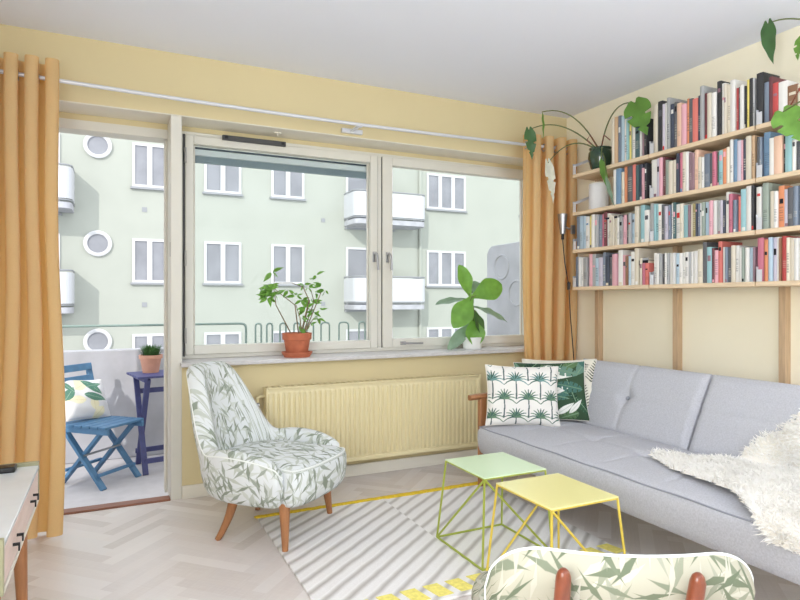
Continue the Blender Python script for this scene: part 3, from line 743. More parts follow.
cushion('cushion', 'dark green jungle leaf cushion with white patches between two cushions on the sofa', .43, .365, .13, jungle_print, place((2.385, 2.85, .388), -123, 18, -2), seed=11, N=190, group='cushions in the sofa corner')
cushion('cushion', 'cream cushion with dark fern sprigs rearmost of the three in the sofa corner', .46, .385, .12, fern_print, place((2.47, 2.90, .388), -135, 24, -2), seed=5, N=170, group='cushions in the sofa corner')
cushion('cushion', 'white cushion with green leaves lying on the blue balcony chair', .38, .34, .11, balcony_print, place((-.155, 5.145, BF+.456), -48, 30, 8), seed=8, N=120)

# ---------------------------------------------------------------- sheepskin over seat and back
poly = [(.295, 1.985), (.42, 1.90), (.585, 1.765), (.64, 1.75), (.70, 1.705), (.74, 1.63), (.80, 1.595), (.85, 1.57), (.855, 1.40), (.83, 1.02), (.2, .98), (-.05, 1.06), (-.065, 1.156), (-.055, 1.234), (0, 1.285), (.13, 1.45), (.165, 1.62), (.21, 1.80)]
def inside(s, y):
    c_ = False
    for (a, b_), (c, d) in zip(poly, poly[1:]+poly[:1]):
        if (b_ > y) != (d > y) and s < (c-a)*(y-b_)/(d-b_)+a: c_ = not c_
    return c_
def skin(s, y):
    if s < 0: return Vector((1.918, y, .392+s)), Vector((-1, 0, .1))
    if s < .03: return Vector((1.918+s, y, .392+s*.6)), Vector((-.7, 0, .7))
    if s < .60: return Vector((1.918+s, y, .412+.006*math.sin(9*y+4*s))), Vector((0, 0, 1))
    q = B0+UP*(s-.60+.055)+NRM*.052; return Vector((q.x, y, q.z)), NRM.copy()
sk = thing('sheepskin', 'fluffy off white sheepskin draped over the grey sofa', 'sheepskin', (2.3, 1.45, .40))
b = MB(); ids = {}; ds = .02
for i in range(-4, 47):
    for j in range(48, 101):
        s, y = i*ds, j*ds
        if inside(s+ds/2, y+ds/2):
            f = []
            for a, c in ((i, j), (i+1, j), (i+1, j+1), (i, j+1)):
                if (a, c) not in ids: ids[(a, c)] = len(b.v); b.add([skin(a*ds, c*ds)[0]], [])
                f.append(ids[(a, c)])
            b.f.append(tuple(f)); b.m.append(0)
b.build('hide', M['hide'], sk, world=True, smooth=60)
b = MB(); rn = random.Random(9); n = 0
while n < 15000:
    s, y = rn.uniform(-.07, .91), rn.uniform(1.0, 2.0)
    if not inside(s, y): continue
    n += 1; p, nr = skin(s, y); lean = Vector((rn.gauss(0, .6), rn.gauss(0, .6)+.2, rn.gauss(0, .35)-.1)); lean -= nr*lean.dot(nr)
    clump = Vector((math.sin(37*s+11*y), math.cos(29*y-17*s), math.sin(23*y))) * .5; clump -= nr*clump.dot(nr)
    ln = rn.uniform(.014, .030)*(1+.5*math.sin(19*y+7*s)*math.sin(23*s)); d1 = (nr+lean*.6+clump*.4).normalized(); d2 = (nr*.35+lean+clump).normalized()
    sd = d1.cross(Vector((rn.gauss(0, 1), rn.gauss(0, 1), rn.gauss(0, 1)))).normalized()*rn.uniform(.0016, .003)
    q = p+d1*ln*.6; r_ = q+d2*ln*.6
    b.add([p-sd, p+sd, q+sd, q-sd, r_], [(0, 1, 2, 3), (3, 2, 4)])
b.build('fleece', M['wool'], sk, world=True, smooth=0)

# ---------------------------------------------------------------- armchair by the window
ch = thing('armchair', 'leaf print easy chair with rounded high back by the radiator', 'armchair', (.700, 2.915, 0), R(40))
A_, B_ = .305, .322
def rim(th):
    a = abs(math.degrees(th))
    return .395+.40*math.exp(-(a/50)**5.5)+.045*math.exp(-((a-88)/36)**2)-.02*smooth01((a-105)/35)
def lean(z, th): return .33*max(0, z-.36)*max(0, math.cos(th))**.5 if math.cos(th) > 0 else 0.
def shell_pt(th, f, z):
    c, s = math.cos(th), math.sin(th); e = .86 if c > 0 else .86-.28*smooth01(-c*1.6)
    x = A_*f*math.copysign(abs(s)**e, s); y = B_*f*math.copysign(abs(c)**e, c)
    narrow = 1-.16*smooth01((z-.45)/.38)*(1 if c > 0 else 0)
    return (x*narrow, y+lean(z, th)+.02*0, z)
TH = R(132); nu = 144; P = []; UVs = []
for i in range(nu+1):
    th = -TH+2*TH*i/nu; zr = rim(th); ends = smooth01(min(i, nu-i)/6.); row = []; uvr = []; acc = 0; prev = None
    tk = (.075*(.55+.45*ends))/A_ if True else 0
    if abs(math.degrees(th)) < 60: tk *= 1+.15*math.cos(th*1.5)
    pf = [(.80, .197), (.86, .20), (.905, .212), (.95, .24), (.985, .285)]
    nO = 14
    z0 = .30
    for k in range(1, nO+1): z = z0+(zr-.035-z0)*k/nO; pf.append((1.0+.015*math.sin(PI*k/nO), z))
    mid = 1.0-tk/2
    for k in range(1, 8): a = PI*k/8; pf.append((mid+tk/2*math.cos(a), zr-.035+.035*math.sin(a)))
    for k in range(0, nO+1): z = zr-.035+(.30-(zr-.035))*k/nO; pf.append((1.0-tk-.02*math.sin(PI*k/nO), z))
    for f, z in pf:
        f *= .93+.07*ends; z -= .03*(1-ends)*(1 if z > .29 else 0)
        q = Vector(shell_pt(th, f, z))
        if prev is not None: acc += (q-prev).length
        prev = q; row.append(q); uvr.append((th*.31, acc))
    P.append(row); UVs.append(uvr)
b = MB().grid(P, 0, UVs); nn = len(P[0])
b.add(P[0], [tuple(range(nn))], 0, UVs[0]); b.add(P[-1], [tuple(range(nn))[::-1]], 0, UVs[-1])
sh = b.build('shell', M['leafprint'], ch, smooth=60)
M['pip_white'] = mat('pale_piping', S(232, 236, 234), .8)
MB().tube([Vector(P[i][5+14])+Vector((0, 0, -.004)) for i in range(0, nu+1)], .0035, 6).build('piping', M['pip_white'], sh)
# seat: D-shaped cushion closing the front
P = []; UVs = []; n = 120
def seat_r(th, f): # f of the outline; wider at the front so it meets the arms
    c, s = math.cos(th), math.sin(th); k = .80+.20*smooth01((-c-.55)/.25); e = .86-.28*smooth01(-c*1.6)
    return (A_*f*k*math.copysign(abs(s)**e, s), B_*f*k*math.copysign(abs(c)**e, c))
lv = [(0, .402), (.25, .402), (.5, .399), (.7, .393), (.85, .384), (.94, .374), (.985, .36), (1.0, .34), (1.0, .29), (.985, .25), (.95, .222), (.90, .204), (.6, .20), (0, .20)]
for i in range(n):
    th = 2*PI*i/n; row = []; uvr = []; acc = 0
    for j, (f, z) in enumerate(lv):
        x, y = seat_r(th, f)
        row.append((x, y-.008, z)); 
        uvr.append((x+2, y) if j < 6 else (2+th*.33, -.33-(.37-z)))
    P.append(row); UVs.append(uvr)
b = MB().grid(P+[P[0]], 0, UVs+[[(u+2*PI*.33 if j >= 6 else u, v_) for j, (u, v_) in enumerate(UVs[0])]])
se = b.build('seat', M['leafprint'], ch, smooth=60)
MB().tube([(seat_r(2*PI*i/n, .97)[0], seat_r(2*PI*i/n, .97)[1]-.008, .3695) for i in range(n)], .0045, 6, closed=True).build('piping', M['pip_white'], se)
def cleg(x, y, dx, dy, z0, rear):
    pts = [(x+dx*(t_**(1.6 if rear else 1.1)), y+dy*(t_**(1.8 if rear else 1.1)), (.215)+(z0-.215)*t_) for t_ in [k/8 for k in range(9)]]
    MB().tube(pts, [.026-.0125*k/8 for k in range(9)], 12).build('leg', M['teak'], ch)
for x, y, dx, dy, z0, rr in ((-.195, -.215, -.02, -.018, .012, 0), (.23, -.165, .045, -.0, .012, 0), (-.165, .09, -.052, .055, 0, 1), (.15, .17, .04, .06, 0, 1)): cleg(x, y, dx, dy, z0, rr)

# ---------------------------------------------------------------- second easy chair, seen from behind
c2 = thing('easy_chair', 'wooden framed easy chair with leaf print back seen from behind', 'armchair', (.985, 1.045, 0), R(150))
# local: -y is forward; back panel leans towards +y
W2 = .505; P = []; UVs = []; nx, nz = 60, 26
def panel(sgn, u, v):   # u -1..1, v 0..1
    zc = .22+.40*v; ylean = .13+.155*v
    hw = W2/2*(1-.05*(1-v)); 
    # rounded upper corners
    k = 1.0
    vv = v
    rc = .11
    x = hw*u
    top = 1.0
    if abs(x) > hw-rc: dd = (abs(x)-(hw-rc))/rc; top = 1-(rc/.435)*(1-math.sqrt(max(0, 1-dd*dd)))
    zc = .22+.442*v*top-.008*(1-u*u)*v; ylean = .13+.155*v*top
    curve = -.045*u*u
    e = min(1-abs(u), (1-v)*1.0 if True else 1)
    th = .032*smooth01(min((1-abs(u))/.10, (1-v)/.10, v/.1))**.5+.003
    return Vector((x, ylean+curve+sgn*th, zc+sgn*(-th*.3)))
b = MB()
for sgn in (-1, 1):
    P = [[panel(sgn, -1+2*i/nx, j/nz) for j in range(nz+1)] for i in range(nx+1)]
    UV = [[((-1+2*i/nx)*W2/2+sgn*3, .42*j/nz) for j in range(nz+1)] for i in range(nx+1)]
    b.grid(P, 0 if sgn > 0 else 1, UV)
bp = b.build('backrest', [M['leafprint_shaded'], M['leafprint_shaded']], c2, smooth=60)
edge = [panel(0, -1, j/nz) for j in range(nz+1)]+[panel(0, -1+2*i/nx, 1) for i in range(1, nx+1)]+[panel(0, 1, j/nz) for j in range(nz-1, -1, -1)]
MB().tube(edge, .0032, 8).build('piping', M['pip_white'], bp)
for x in (-.103, .125):
    P_ = [(x, .10, .10), (x, .165, .22), (x, .235, .38), (x, .292, .53), (x, .3245, .630), (x, .3265, .640), (x, .3275, .645)]
    MB().tube(P_, [.020, .019, .0172, .0158, .0135, .0105, .006], 14).build('back_stile', M['redwood'], c2, smooth=60)
    e = MB().lathe([(0, .004), (.004, .003), (.005, 0)], (x, .318, .56), 10, axis=(0, 1, -.3)); e.build('screw', M['steel'], c2)
# seat cushion and frame
P = []; n = 60
lv = [(0, .375), (.6, .373), (.9, .362), (.98, .35), (1, .335), (.98, .315), (.9, .30), (0, .30)]
for i in range(n):
    th = 2*PI*i/n; c, s = math.cos(th), math.sin(th)
    P.append([(.265*f*math.copysign(abs(s)**.45, s), -.10+.25*f*math.copysign(abs(c)**.45, c), z) for f, z in lv])
UV = [[(p[0]+5, p[1]+p[2]) for p in r] for r in P]
MB().grid(P+[P[0]], 0, UV+[UV[0]]).build('seat', M['leafprint_shaded'], c2, smooth=60)
for x in (-.2, .2):
    MB().tube([(x, -.37, 0), (x*.97, -.34, .30)], [.014, .02], 12).build('leg', M['redwood'], c2)
    MB().tube([(x, .26, 0), (x*.95, .16, .30)], [.014, .02], 12).build('leg', M['redwood'], c2)
MB().box((-.21, -.34, .262), (.21, -.31, .30)).box((-.21, .11, .262), (.21, .14, .30)).box((-.21, -.34, .262), (-.18, .14, .30)).box((.18, -.34, .262), (.21, .14, .30)).build('seat_frame', M['redwood'], c2, bevel=.004)

# ---------------------------------------------------------------- low sideboard along the left wall
sx1, sy0, sy1, sz1, sz0 = -.227, 1.66, 2.385, .552, .432; sx0 = -.66
o = thing('sideboard', 'low marble topped sideboard with two drawers and olive ends on tapered legs', 'sideboard', ((sx0+sx1)/2, (sy0+sy1)/2, 0))
MB().box((sx0, sy0, sz0), (sx1-.016, sy1, sz0+.012)).box((sx0, sy0, sz0), (sx0+.012, sy1, sz1-.012)).box((sx0, sy0+.35, sz0), (sx1-.016, sy0+.362, sz1-.012)).build('carcass', M['trim'], o, world=True, bevel=.002)
MB().box((sx0, sy0, sz1-.012), (sx1, sy1, sz1)).build('top', M['marble'], o, world=True, bevel=.002)
MB().box((sx1-.012, sy0, sz0), (sx1, sy1, sz0+.012)).build('bottom_rail', M['trim'], o, world=True)
for ya, yb in ((sy0-.016, sy0), (sy1, sy1+.016)): MB().box((sx0, ya, sz0), (sx1, yb, sz1+.012)).build('end_panel', M['olive'], o, world=True, bevel=.002)
for ya, yb in ((sy0+.004, sy0+.353), (sy0+.359, sy1-.004)):
    d = MB().box((sx1-.018, ya, sz0+.014), (sx1-.002, yb, sz1-.014)).box((sx0+.05, ya+.01, sz0+.016), (sx1-.018, yb-.01, sz0+.06)).build('drawer', M['palewood'], o, world=True, bevel=.002)
    ym = (ya+yb)/2
    for yy in (ym-.035, ym+.035):
        MB().bar((sx1-.004, yy, sz0+.062), (sx1+.014, yy, sz0+.062), .005, .007).bar((sx1+.012, yy, sz0+.065), (sx1+.012, yy, sz0+.045), .007, .004, (1, 0, 0)).build('handle', M['black'], d, world=True)
for x, y in ((sx1-.045, sy1-.12), (sx1-.045, sy0+.10), (sx0+.05, sy1-.12), (sx0+.05, sy0+.10)):
    MB().tube([(x, y, sz0), (x+(.012 if x > -.4 else -.01), y+(.02 if y > 2 else -.02), 0)], [.024, .012], 14).build('leg', M['teak'], o, world=True)
o = thing('media_box', 'small black media box on the marble sideboard by the curtain', 'electronics', (-.345, 2.335, sz1))
MB().box((-.43, 2.315, sz1), (-.288, 2.368, sz1+.018)).build('housing', M['black'], o, world=True, bevel=.004)
MB().box((-.40, 2.3135, sz1+.006), (-.36, 2.316, sz1+.012)).build('display', M['dark'], o, world=True)
# ---------------------------------------------------------------- bookshelves on the wall
SH = {'top': 1.992, 'upper': 1.728, 'lower': 1.468, 'low': 1.209}; TH_ = .024; FX = 2.90
BAYS = [('nearest the window', 2.604, 3.262), ('in the middle', 1.944, 2.598), ('farthest from the window', 1.284, 1.938)]
for i, (wh, y0, y1) in enumerate(BAYS):
    o = thing('wall_bookcase', 'pale pine wall bookcase bay %s with four shelves of books' % wh, 'bookshelf', (3.0, (y0+y1)/2, 0), 0, 'bookcase bays')
    for k, z in SH.items():
        MB().box((FX, y0, z-TH_), (RX-.012, y1, z)).build('shelf', M['wood'], o, world=True, bevel=.0025)
        for yy, sg in ((y1-.002, -1),)+(((y0+.002, 1),) if i == 2 else ()):
            ya, yb = sorted((yy, yy+sg*.002)); yc, yd = sorted((yy, yy+sg*.03))
            b = MB().box((FX+.001, ya, z), (FX+.022, yb, z+.075)).bar((FX+.012, (ya+yb)/2, z+.062), (RX-.02, (ya+yb)/2, z+.135), .002, .018, (0, 0, 1))
            b.box((RX-.03, ya, z+.0), (RX-.012, yb, z+.15)).box((FX+.001, yc, z), (FX+.003, yd, z+.06))
            b.build('side_bracket', M['rod'], o, world=True, smooth=0)
    yu = onX((597.5, 676, 783)[i], 300, 3.085).y
    MB().box((RX-.044, yu-.018, 0), (RX-.0005, yu+.018, 2.02)).build('upright', M['stud'], o, world=True, bevel=.002)
# books: (left px, right px, top px, colour) read along each shelf, from the window inwards
K = dict(w=(S(232, 230, 226), 'white'), c=(S(226, 216, 196), 'cream'), k=(S(34, 34, 40), 'black'), g=(S(172, 174, 176), 'light grey'), dg=(S(92, 94, 100), 'dark grey'), n=(S(52, 62, 84), 'navy blue'), b=(S(110, 150, 186), 'mid blue'),
    lb=(S(176, 202, 220), 'pale blue'), t=(S(58, 96, 100), 'dark teal'), a=(S(146, 196, 204), 'aqua blue'), y=(S(232, 212, 96), 'yellow'), o=(S(226, 138, 84), 'orange'), r=(S(206, 62, 60), 'red'), co=(S(232, 116, 104), 'coral'),
    p=(S(232, 170, 184), 'pink'), rp=(S(206, 108, 134), 'rose pink'), pe=(S(236, 192, 164), 'peach'), m=(S(150, 116, 128), 'mauve'), li=(S(200, 194, 212), 'lilac'), s=(S(118, 132, 152), 'slate blue'), gg=(S(150, 164, 152), 'grey green'),
    ol=(S(168, 154, 92), 'olive'), br=(S(142, 98, 62), 'brown'), tn=(S(216, 178, 136), 'tan'), dr=(S(112, 46, 54), 'dark red'), gn=(S(62, 110, 84), 'green'))
ROWS = {
'top': """611.5,614.2,116,c 614.2,617.4,115,tn 617.5,620.2,115,s 620.2,623,116,lb 623,625.9,119,w 626,628,120,a 628,630,124,y 630,631.6,124,gg 631.6,635,126,w 635,639.2,121,t 639.4,640.8,123,w 640.8,643.7,120,m 643.7,646.2,118,k
652.5,656.8,105,c 657,661.7,98.5,k 661.8,664.4,104,li 664.4,666.8,103,w 666.8,669.7,96,g 669.8,673.4,104,n 673.5,676.4,102,dg 676.5,680.6,103,pe 680.7,685.7,104,p 685.8,688.2,98.5,o 688.2,691.7,98.5,dg 691.8,697.1,98.5,co 697.2,699.7,95.5,n 699.8,703.4,86,g 703.5,706.7,93,dr 706.8,711,93,c 711,715.8,92.5,w 716,720.3,81,k
720.4,724,83,w 724,726.4,84,c 726.5,730,85,c 730.1,735.2,80,w 735.3,737.5,88,r 737.6,739.6,87,n 739.7,744,85,w 744.1,745.7,86,k 745.8,748,79.5,y 748,751.4,78,k 751.5,753.6,78,g
755.6,762.4,72.7,k 762.6,767.3,82,s 767.4,771,76.5,dr 771.1,776.6,82.5,r 776.8,786,81,w 786.2,796.5,84.7,br 796.7,800.5,84,c 800.6,806,82,n 806.1,812,80,w 812.1,818,82,g 818.1,825,80,co""",
'upper': """613,615.7,169,w 615.8,620.6,165,b 621,624,172,c 624.1,626.2,166,o 626.3,631.6,164.6,dg 632,635,163.4,co 635.1,638,165,t 638.1,641.4,164,n 641.5,644,168,p 644.1,646.2,163,k
650.4,656.2,155.7,w 656.3,659,156,li 659,662.2,157,p 662.3,665,157,dr 665.1,668,160,gg 668.1,672.2,161,c 672.3,675.3,159.7,c 675.4,678.5,151.7,n 678.6,681.6,150.3,rp 681.7,684.5,151,c 684.5,687.3,151.5,w 687.4,690.4,152.3,m 690.4,693.2,153,m 693.3,697.2,149.7,pe 697.3,700.2,157,c 700.2,702.9,157,w 703,708.6,153.7,s 708.7,711.6,153,dg 711.7,715.6,151.7,rp 715.7,717.6,152,gn 717.7,721.9,150.3,a 722,725.6,148.7,o 725.7,729,147,c 729,732.2,139.3,w 732.3,736.2,139.3,b 736.3,740.2,140.5,li 740.3,742.2,140,p 742.3,745.3,138.7,n 745.4,750.6,136,c 750.7,754,135.3,tn
756.3,758.8,136.7,dg 758.8,761.3,137,s 762.3,768.9,132,b 769,773.6,138,w 773.7,782.2,136,pe 782.3,784.9,136,k 785,791.9,134.7,a 792,795.6,140,w 795.7,800.2,141,dg 800.3,806,139,c 806.1,812,136,r 812.1,818,138,w 818.1,825,137,n""",
'lower': """576.3,579.6,215.8,s 579.7,582.9,216,lb 583,585.4,216,lb 585.5,588.8,216.5,w 588.9,591.2,215.8,y 591.3,594.6,214.5,w 594.7,597.6,214.5,g 597.7,600.9,215,s 601,602.9,214,rp 603,605.9,211,dr 606,608.7,213.3,w 608.8,611.4,215,c 611.5,613.7,216,c 613.8,616.3,216,c 616.4,618.7,215.5,w 618.8,622,216,g 622.1,625.4,215,p 625.5,628.2,214,dg 628.3,630.9,213,g 631,633.7,214,lb 633.8,637.9,201.7,c 639.7,643.7,204,a 643.8,648.6,210,w
649.4,652.9,203.4,g 653,655.4,204,a 655.4,657.7,204,a 657.8,661.4,204,w 661.5,664.4,204.5,dg 664.5,667.9,206,li 668,670.1,205,s 670.2,672,203,w 672.1,674.7,202.3,t 674.8,679,204,w 679.1,682.3,203.5,c 682.4,686.6,205,a 686.7,689.3,205,m 689.4,692.1,204,c 692.2,695.3,203.5,ol 695.4,697.3,203.5,n 697.4,699.1,203.5,s 699.2,700.7,203,w 700.8,704,202,gg 704.1,706.4,202,lb 706.5,708.9,202,lb 709,712.4,200.5,p 712.5,715.9,200.5,w 716,719.3,200,g 719.4,722,200,li 722,724.3,200,n 724.7,728.6,192,w 728.7,732.4,194,rp 733,736.2,200,s 736.9,739.9,196,co 740,745.5,189,a 746,751.1,184,w 751.2,754,184,k
756.3,761.2,187,w 762,767.9,182,gg 768.8,773,191,c 773,776.9,191,w 777,782.9,185.6,o 783,787.4,189,li 787.5,792.9,187.5,dg 793,797.9,186,s 798,802.5,184,n 802.6,808,187,w 808.1,813,185,c 813.1,819,186,r 819.1,825,187,w""",
'low': """574.9,578.2,256.7,s 578.3,580.2,257,w 580.3,582.1,258,w 582.2,586.3,258,g 588,591.2,254,p 591.3,594.6,254,g 594.7,597.9,258,lb 598,602,257.5,li 602.1,604.9,252.5,s 605,608.7,256,n 608.8,611.6,257,dg 611.7,616.2,254,p 617.2,621.6,250,w 621.7,624.9,255,p 625,627,256,br 627.1,629.6,256,lb 629.7,633.7,251.7,w 633.8,637.9,246.7,c 639.2,642,258,c 642.1,645,263,rp 645.1,648.4,263,co
652.6,655.7,253,w 655.8,658.5,254,w 658.5,661.2,254,g 661.8,663.4,254,k 664,666.2,253,w 666.2,668.3,253,g 668.4,671.5,253,w 671.6,675,253,w 675,678.2,253,lb 678.3,681.7,253,w 681.7,684.8,252.5,w 684.8,688.2,252,w 688.3,690.4,252,g 690.5,692.6,251.5,w 692.7,696.4,251,w 696.5,701.3,249,c 701.4,705.4,242,dg 705.7,710.5,247,a 710.6,713.2,248,dr 713.3,717.3,250,p 717.4,721.1,241.4,co 721.4,724,247,w 724,726.6,247,s 726.7,729.9,248,dg 730,734,245.4,c 734,737.6,245.4,w 738.3,741,247.5,w 741,744,247.5,gg 744.7,748.5,247.5,w 748.5,752.2,247.5,lb 752.3,754.4,247,m
756.7,762.9,237.8,rp 763.7,767.4,239.5,o 767.7,771.9,237.2,lb 772,775.9,237.5,li 776,778.4,237,w 778.4,780.4,238,br 780.5,785.4,236,r 785.5,788.9,237.5,c 789,793.6,238,c 793.7,798.3,238,w 798.4,803,238,w 803.1,808,237,s 808.1,813,237,w 813.1,819,238,tn 819.1,825,237,g"""}
ORD = 'first second third fourth fifth sixth seventh eighth ninth tenth eleventh twelfth thirteenth fourteenth fifteenth sixteenth seventeenth eighteenth nineteenth'.split()
TENS = {2: 'twenty', 3: 'thirty', 4: 'forty', 5: 'fifty', 6: 'sixty', 7: 'seventy'}
def ordinal(n):
    if n < 20: return ORD[n-1]
    return (TENS[n//10][:-1]+'ieth') if n % 10 == 0 else TENS[n//10]+'-'+ORD[n % 10-1]
WHERE = {'top': 'topmost shelf', 'upper': 'second shelf down', 'lower': 'third shelf down', 'low': 'lowest shelf'}
rn = random.Random(21); smat = [M['book'], M['page']]
def book(y0, y1, z, h, d, col, x0, detail):
    """cover (spine towards the room, rounded), page block set back inside the boards"""
    t_ = y1-y0; ct = min(.002, t_*.16); b = MB(); ym = (y0+y1)/2; x1 = x0+d
    n = 6; arc = [(x0+.0035*(1-math.sin(PI*k/n)), y0+t_*k/n) for k in range(n+1)]
    inn = [(x0+.0035+ct, y1-ct), (x0+.0035+ct, y0+ct)]
    outer = arc+[(x1, y1), (x1, y1-ct)]+inn+[(x1, y0+ct), (x1, y0)]
    nn = len(outer); vs = [(p[0], p[1], z) for p in outer]+[(p[0], p[1], z+h) for p in outer]
    fs = [(i, (i+1) % nn, nn+(i+1) % nn, nn+i) for i in range(nn)]
    # the two boards and the spine as caps
    q = n+1
    caps = [[n, n+1, n+2, n+3], [0, n+4, n+5, n+6], list(range(0, n+1))+[n+3, n+4]]
    for c_ in caps: fs += [tuple(c_), tuple(i+nn for i in c_[::-1])]
    b.add(vs, fs, 0, None, [col]*len(vs))
    b.box((x0+.0035+ct, y0+ct, z+.003), (x1-.004, y1-ct, z+h-.003), 1)
    # printed bands on the spine
    for (za, zb, cc) in detail:
        strip = [(p[0]-.0004, p[1]) for p in arc[1:-1]]
        b.grid([[(p[0], p[1], z+h*za), (p[0], p[1], z+h*zb)] for p in strip], 0, None, [[cc, cc] for p in strip])
    return b
PAL = [S(34, 34, 40), S(232, 230, 226), S(206, 62, 60), S(110, 150, 186), S(226, 216, 196), S(150, 116, 128), S(92, 94, 100), S(232, 170, 184)]
for row, text in ROWS.items():
    z = SH[row]; items = [e.split(',') for e in text.split()]
    for n, (a, c, ty, k) in enumerate(items, 1):
        a, c, ty = float(a), float(c), float(ty); xs = FX+.012+rn.uniform(-.004, .010)
        y1, y0 = onX(a, 200, FX+.012).y-.0004, onX(c, 200, FX+.012).y+.0004
        h = onX((a+c)/2, ty, FX+.012).z-z; h = max(.12, min(h, .228 if row != 'top' else .30))
        base, word = K[k]; f = 1+rn.uniform(-.12, .08); lm_ = sum(base)/3; col = tuple(min(1, (.82*x+.18*(lm_*.6+.2))*f) for x in base)
        lum = sum(base)/3; dt = []
        q = rn.random()
        if q < .25: zz = rn.uniform(.55, .8); dt.append((zz, zz+rn.uniform(.05, .16), PAL[0] if lum > .35 and rn.random() < .3 else rn.choice(PAL)))
        if .12 < q < .6:                                       # title line: thin marks along the spine
            cc = S(60, 60, 66) if lum > .3 else S(220, 214, 200); z0_ = rn.uniform(.15, .3)
            k_ = rn.uniform(.25, .45); ln_t = rn.choice((.012, .02, .03))
            for s_ in range(rn.randint(4, 9)): dt.append((z0_, z0_+ln_t*rn.uniform(.7, 1.6), tuple(k_*x+(1-k_)*y_ for x, y_ in zip(cc, col)))); z0_ += ln_t*1.6+.012
        if q > .9: dt.append((0.02, .1, rn.choice(PAL)))
        o = book(y0, y1, z, h, rn.uniform(.125, .175), col, xs, dt).build('book', smat, smooth=40, col=True)
        sz = 'tall ' if h > .215 else ('small ' if h < .165 else '')
        tag(o, '%s%s book, %s from the window on the %s' % (sz, word, ordinal(n), WHERE[row]), 'book', 'books on the '+WHERE[row])
# books laid flat on top of others
def flat_book(y0, y1, z, t_, col, label, d=.15):
    b = MB(); x0 = FX+.016; ct = .0022
    b.box((x0, y0, z), (x0+d, y1, z+ct)).box((x0, y0, z+t_-ct), (x0+d, y1, z+t_)).box((x0, y0, z+ct), (x0+ct, y1, z+t_-ct)); b.c = [col]*len(b.v)
    b.box((x0+ct, y0+.003, z+ct), (x0+d-.004, y1-.003, z+t_-ct), 1)
    tag(b.build('book', smat, smooth=0, col=True), label, 'book')
zr = max(onX(x, y, FX+.012).z for x, y in ((607, 213), (620, 215)))
flat_book(onX(624, 200, FX+.02).y, onX(606, 200, FX+.02).y, SH['lower']+.176, .012, S(34, 38, 56), 'thin black book lying flat on the books of the third shelf down')
flat_book(onX(649.5, 200, FX+.02).y+.008, onX(639.5, 200, FX+.02).y, SH['low']+.120, .030, S(38, 34, 44), 'thick black book lying flat on short books of the lowest shelf, bay by the window')
flat_book(onX(650.5, 200, FX+.02).y+.01, onX(640, 200, FX+.02).y, SH['low']+.1505, .013, S(168, 170, 174), 'grey book lying topmost of the flat pair on the lowest shelf')

# white speaker on the second shelf
c = onX(599.5, 200, 3.01); z = SH['upper']; P = []
o = thing('speaker', 'white fabric covered cylinder speaker on the second shelf beside the window', 'speaker', (3.0, c.y-.005, z))
pf = [(0, 0), (.060, 0), (.066, .006), (.066, .012)]+[(.067, .012+.165*k/10) for k in range(11)]+[(.066, .182), (.060, .188), (0, .188)]
MB().lathe([(r, zz) for r, zz in pf if zz < .181], seg=40).build('fabric_body', M['white_fab'], o, smooth=50)
MB().lathe([(.062, .177), (.0665, .180), (.064, .187), (0, .188)], seg=40).build('top_cap', M['trim'], o, smooth=50)

# clip lamp at the end of the shelf
lp = onX(564.5, 220, 2.86)
o = thing('clip_lamp', 'small silver cone lamp clipped to the shelf end with a black cord', 'lamp', (2.90, 3.285, 1.60))
p0 = Vector((2.875, 3.335, 1.655))
MB().lathe([(.008, -.075), (.018, -.07), (.035, .07), (.0335, .07), (.016, -.066), (.007, -.068)], p0, 24).build('lamp_shade', M['steel'], o, world=True)
MB().lathe([(0, .0), (.012, .0), (.016, .03), (.012, .055), (0, .06)], p0+Vector((0, 0, -.04)), 16).build('bulb', M['jar'], o, world=True)
MB().tube([p0+Vector((.02, -.01, -.02)), (2.90, 3.30, 1.62), (2.905, 3.268, 1.615)], .007).box((2.895, 3.262, 1.58), (2.925, 3.275, 1.64)).build('clip_arm', M['steel'], o, world=True)
MB().lathe([(0, 0), (.010, 0), (.010, .035), (0, .035)], p0+Vector((0, 0, -.11)), 12).build('cap', M['black'], o, world=True)
q = onX(570, 287, 2.90); pts = [p0+Vector((0, 0, -.11)), p0+Vector((.012, -.01, -.28)), Vector((2.905, 3.305, 1.22)), Vector((2.915, 3.30, 1.0)), Vector((2.95, 3.31, .75)), Vector((3.0, 3.33, .4)), Vector((3.0, 3.33, .02))]
MB().tube(pts, .0035, 8).build('cord', M['black'], o, world=True)
MB().lathe([(0, 0), (.011, 0), (.012, .05), (0, .055)], Vector((2.905, 3.305, 1.19)), 10).build('cord_switch', M['black'], o, world=True)

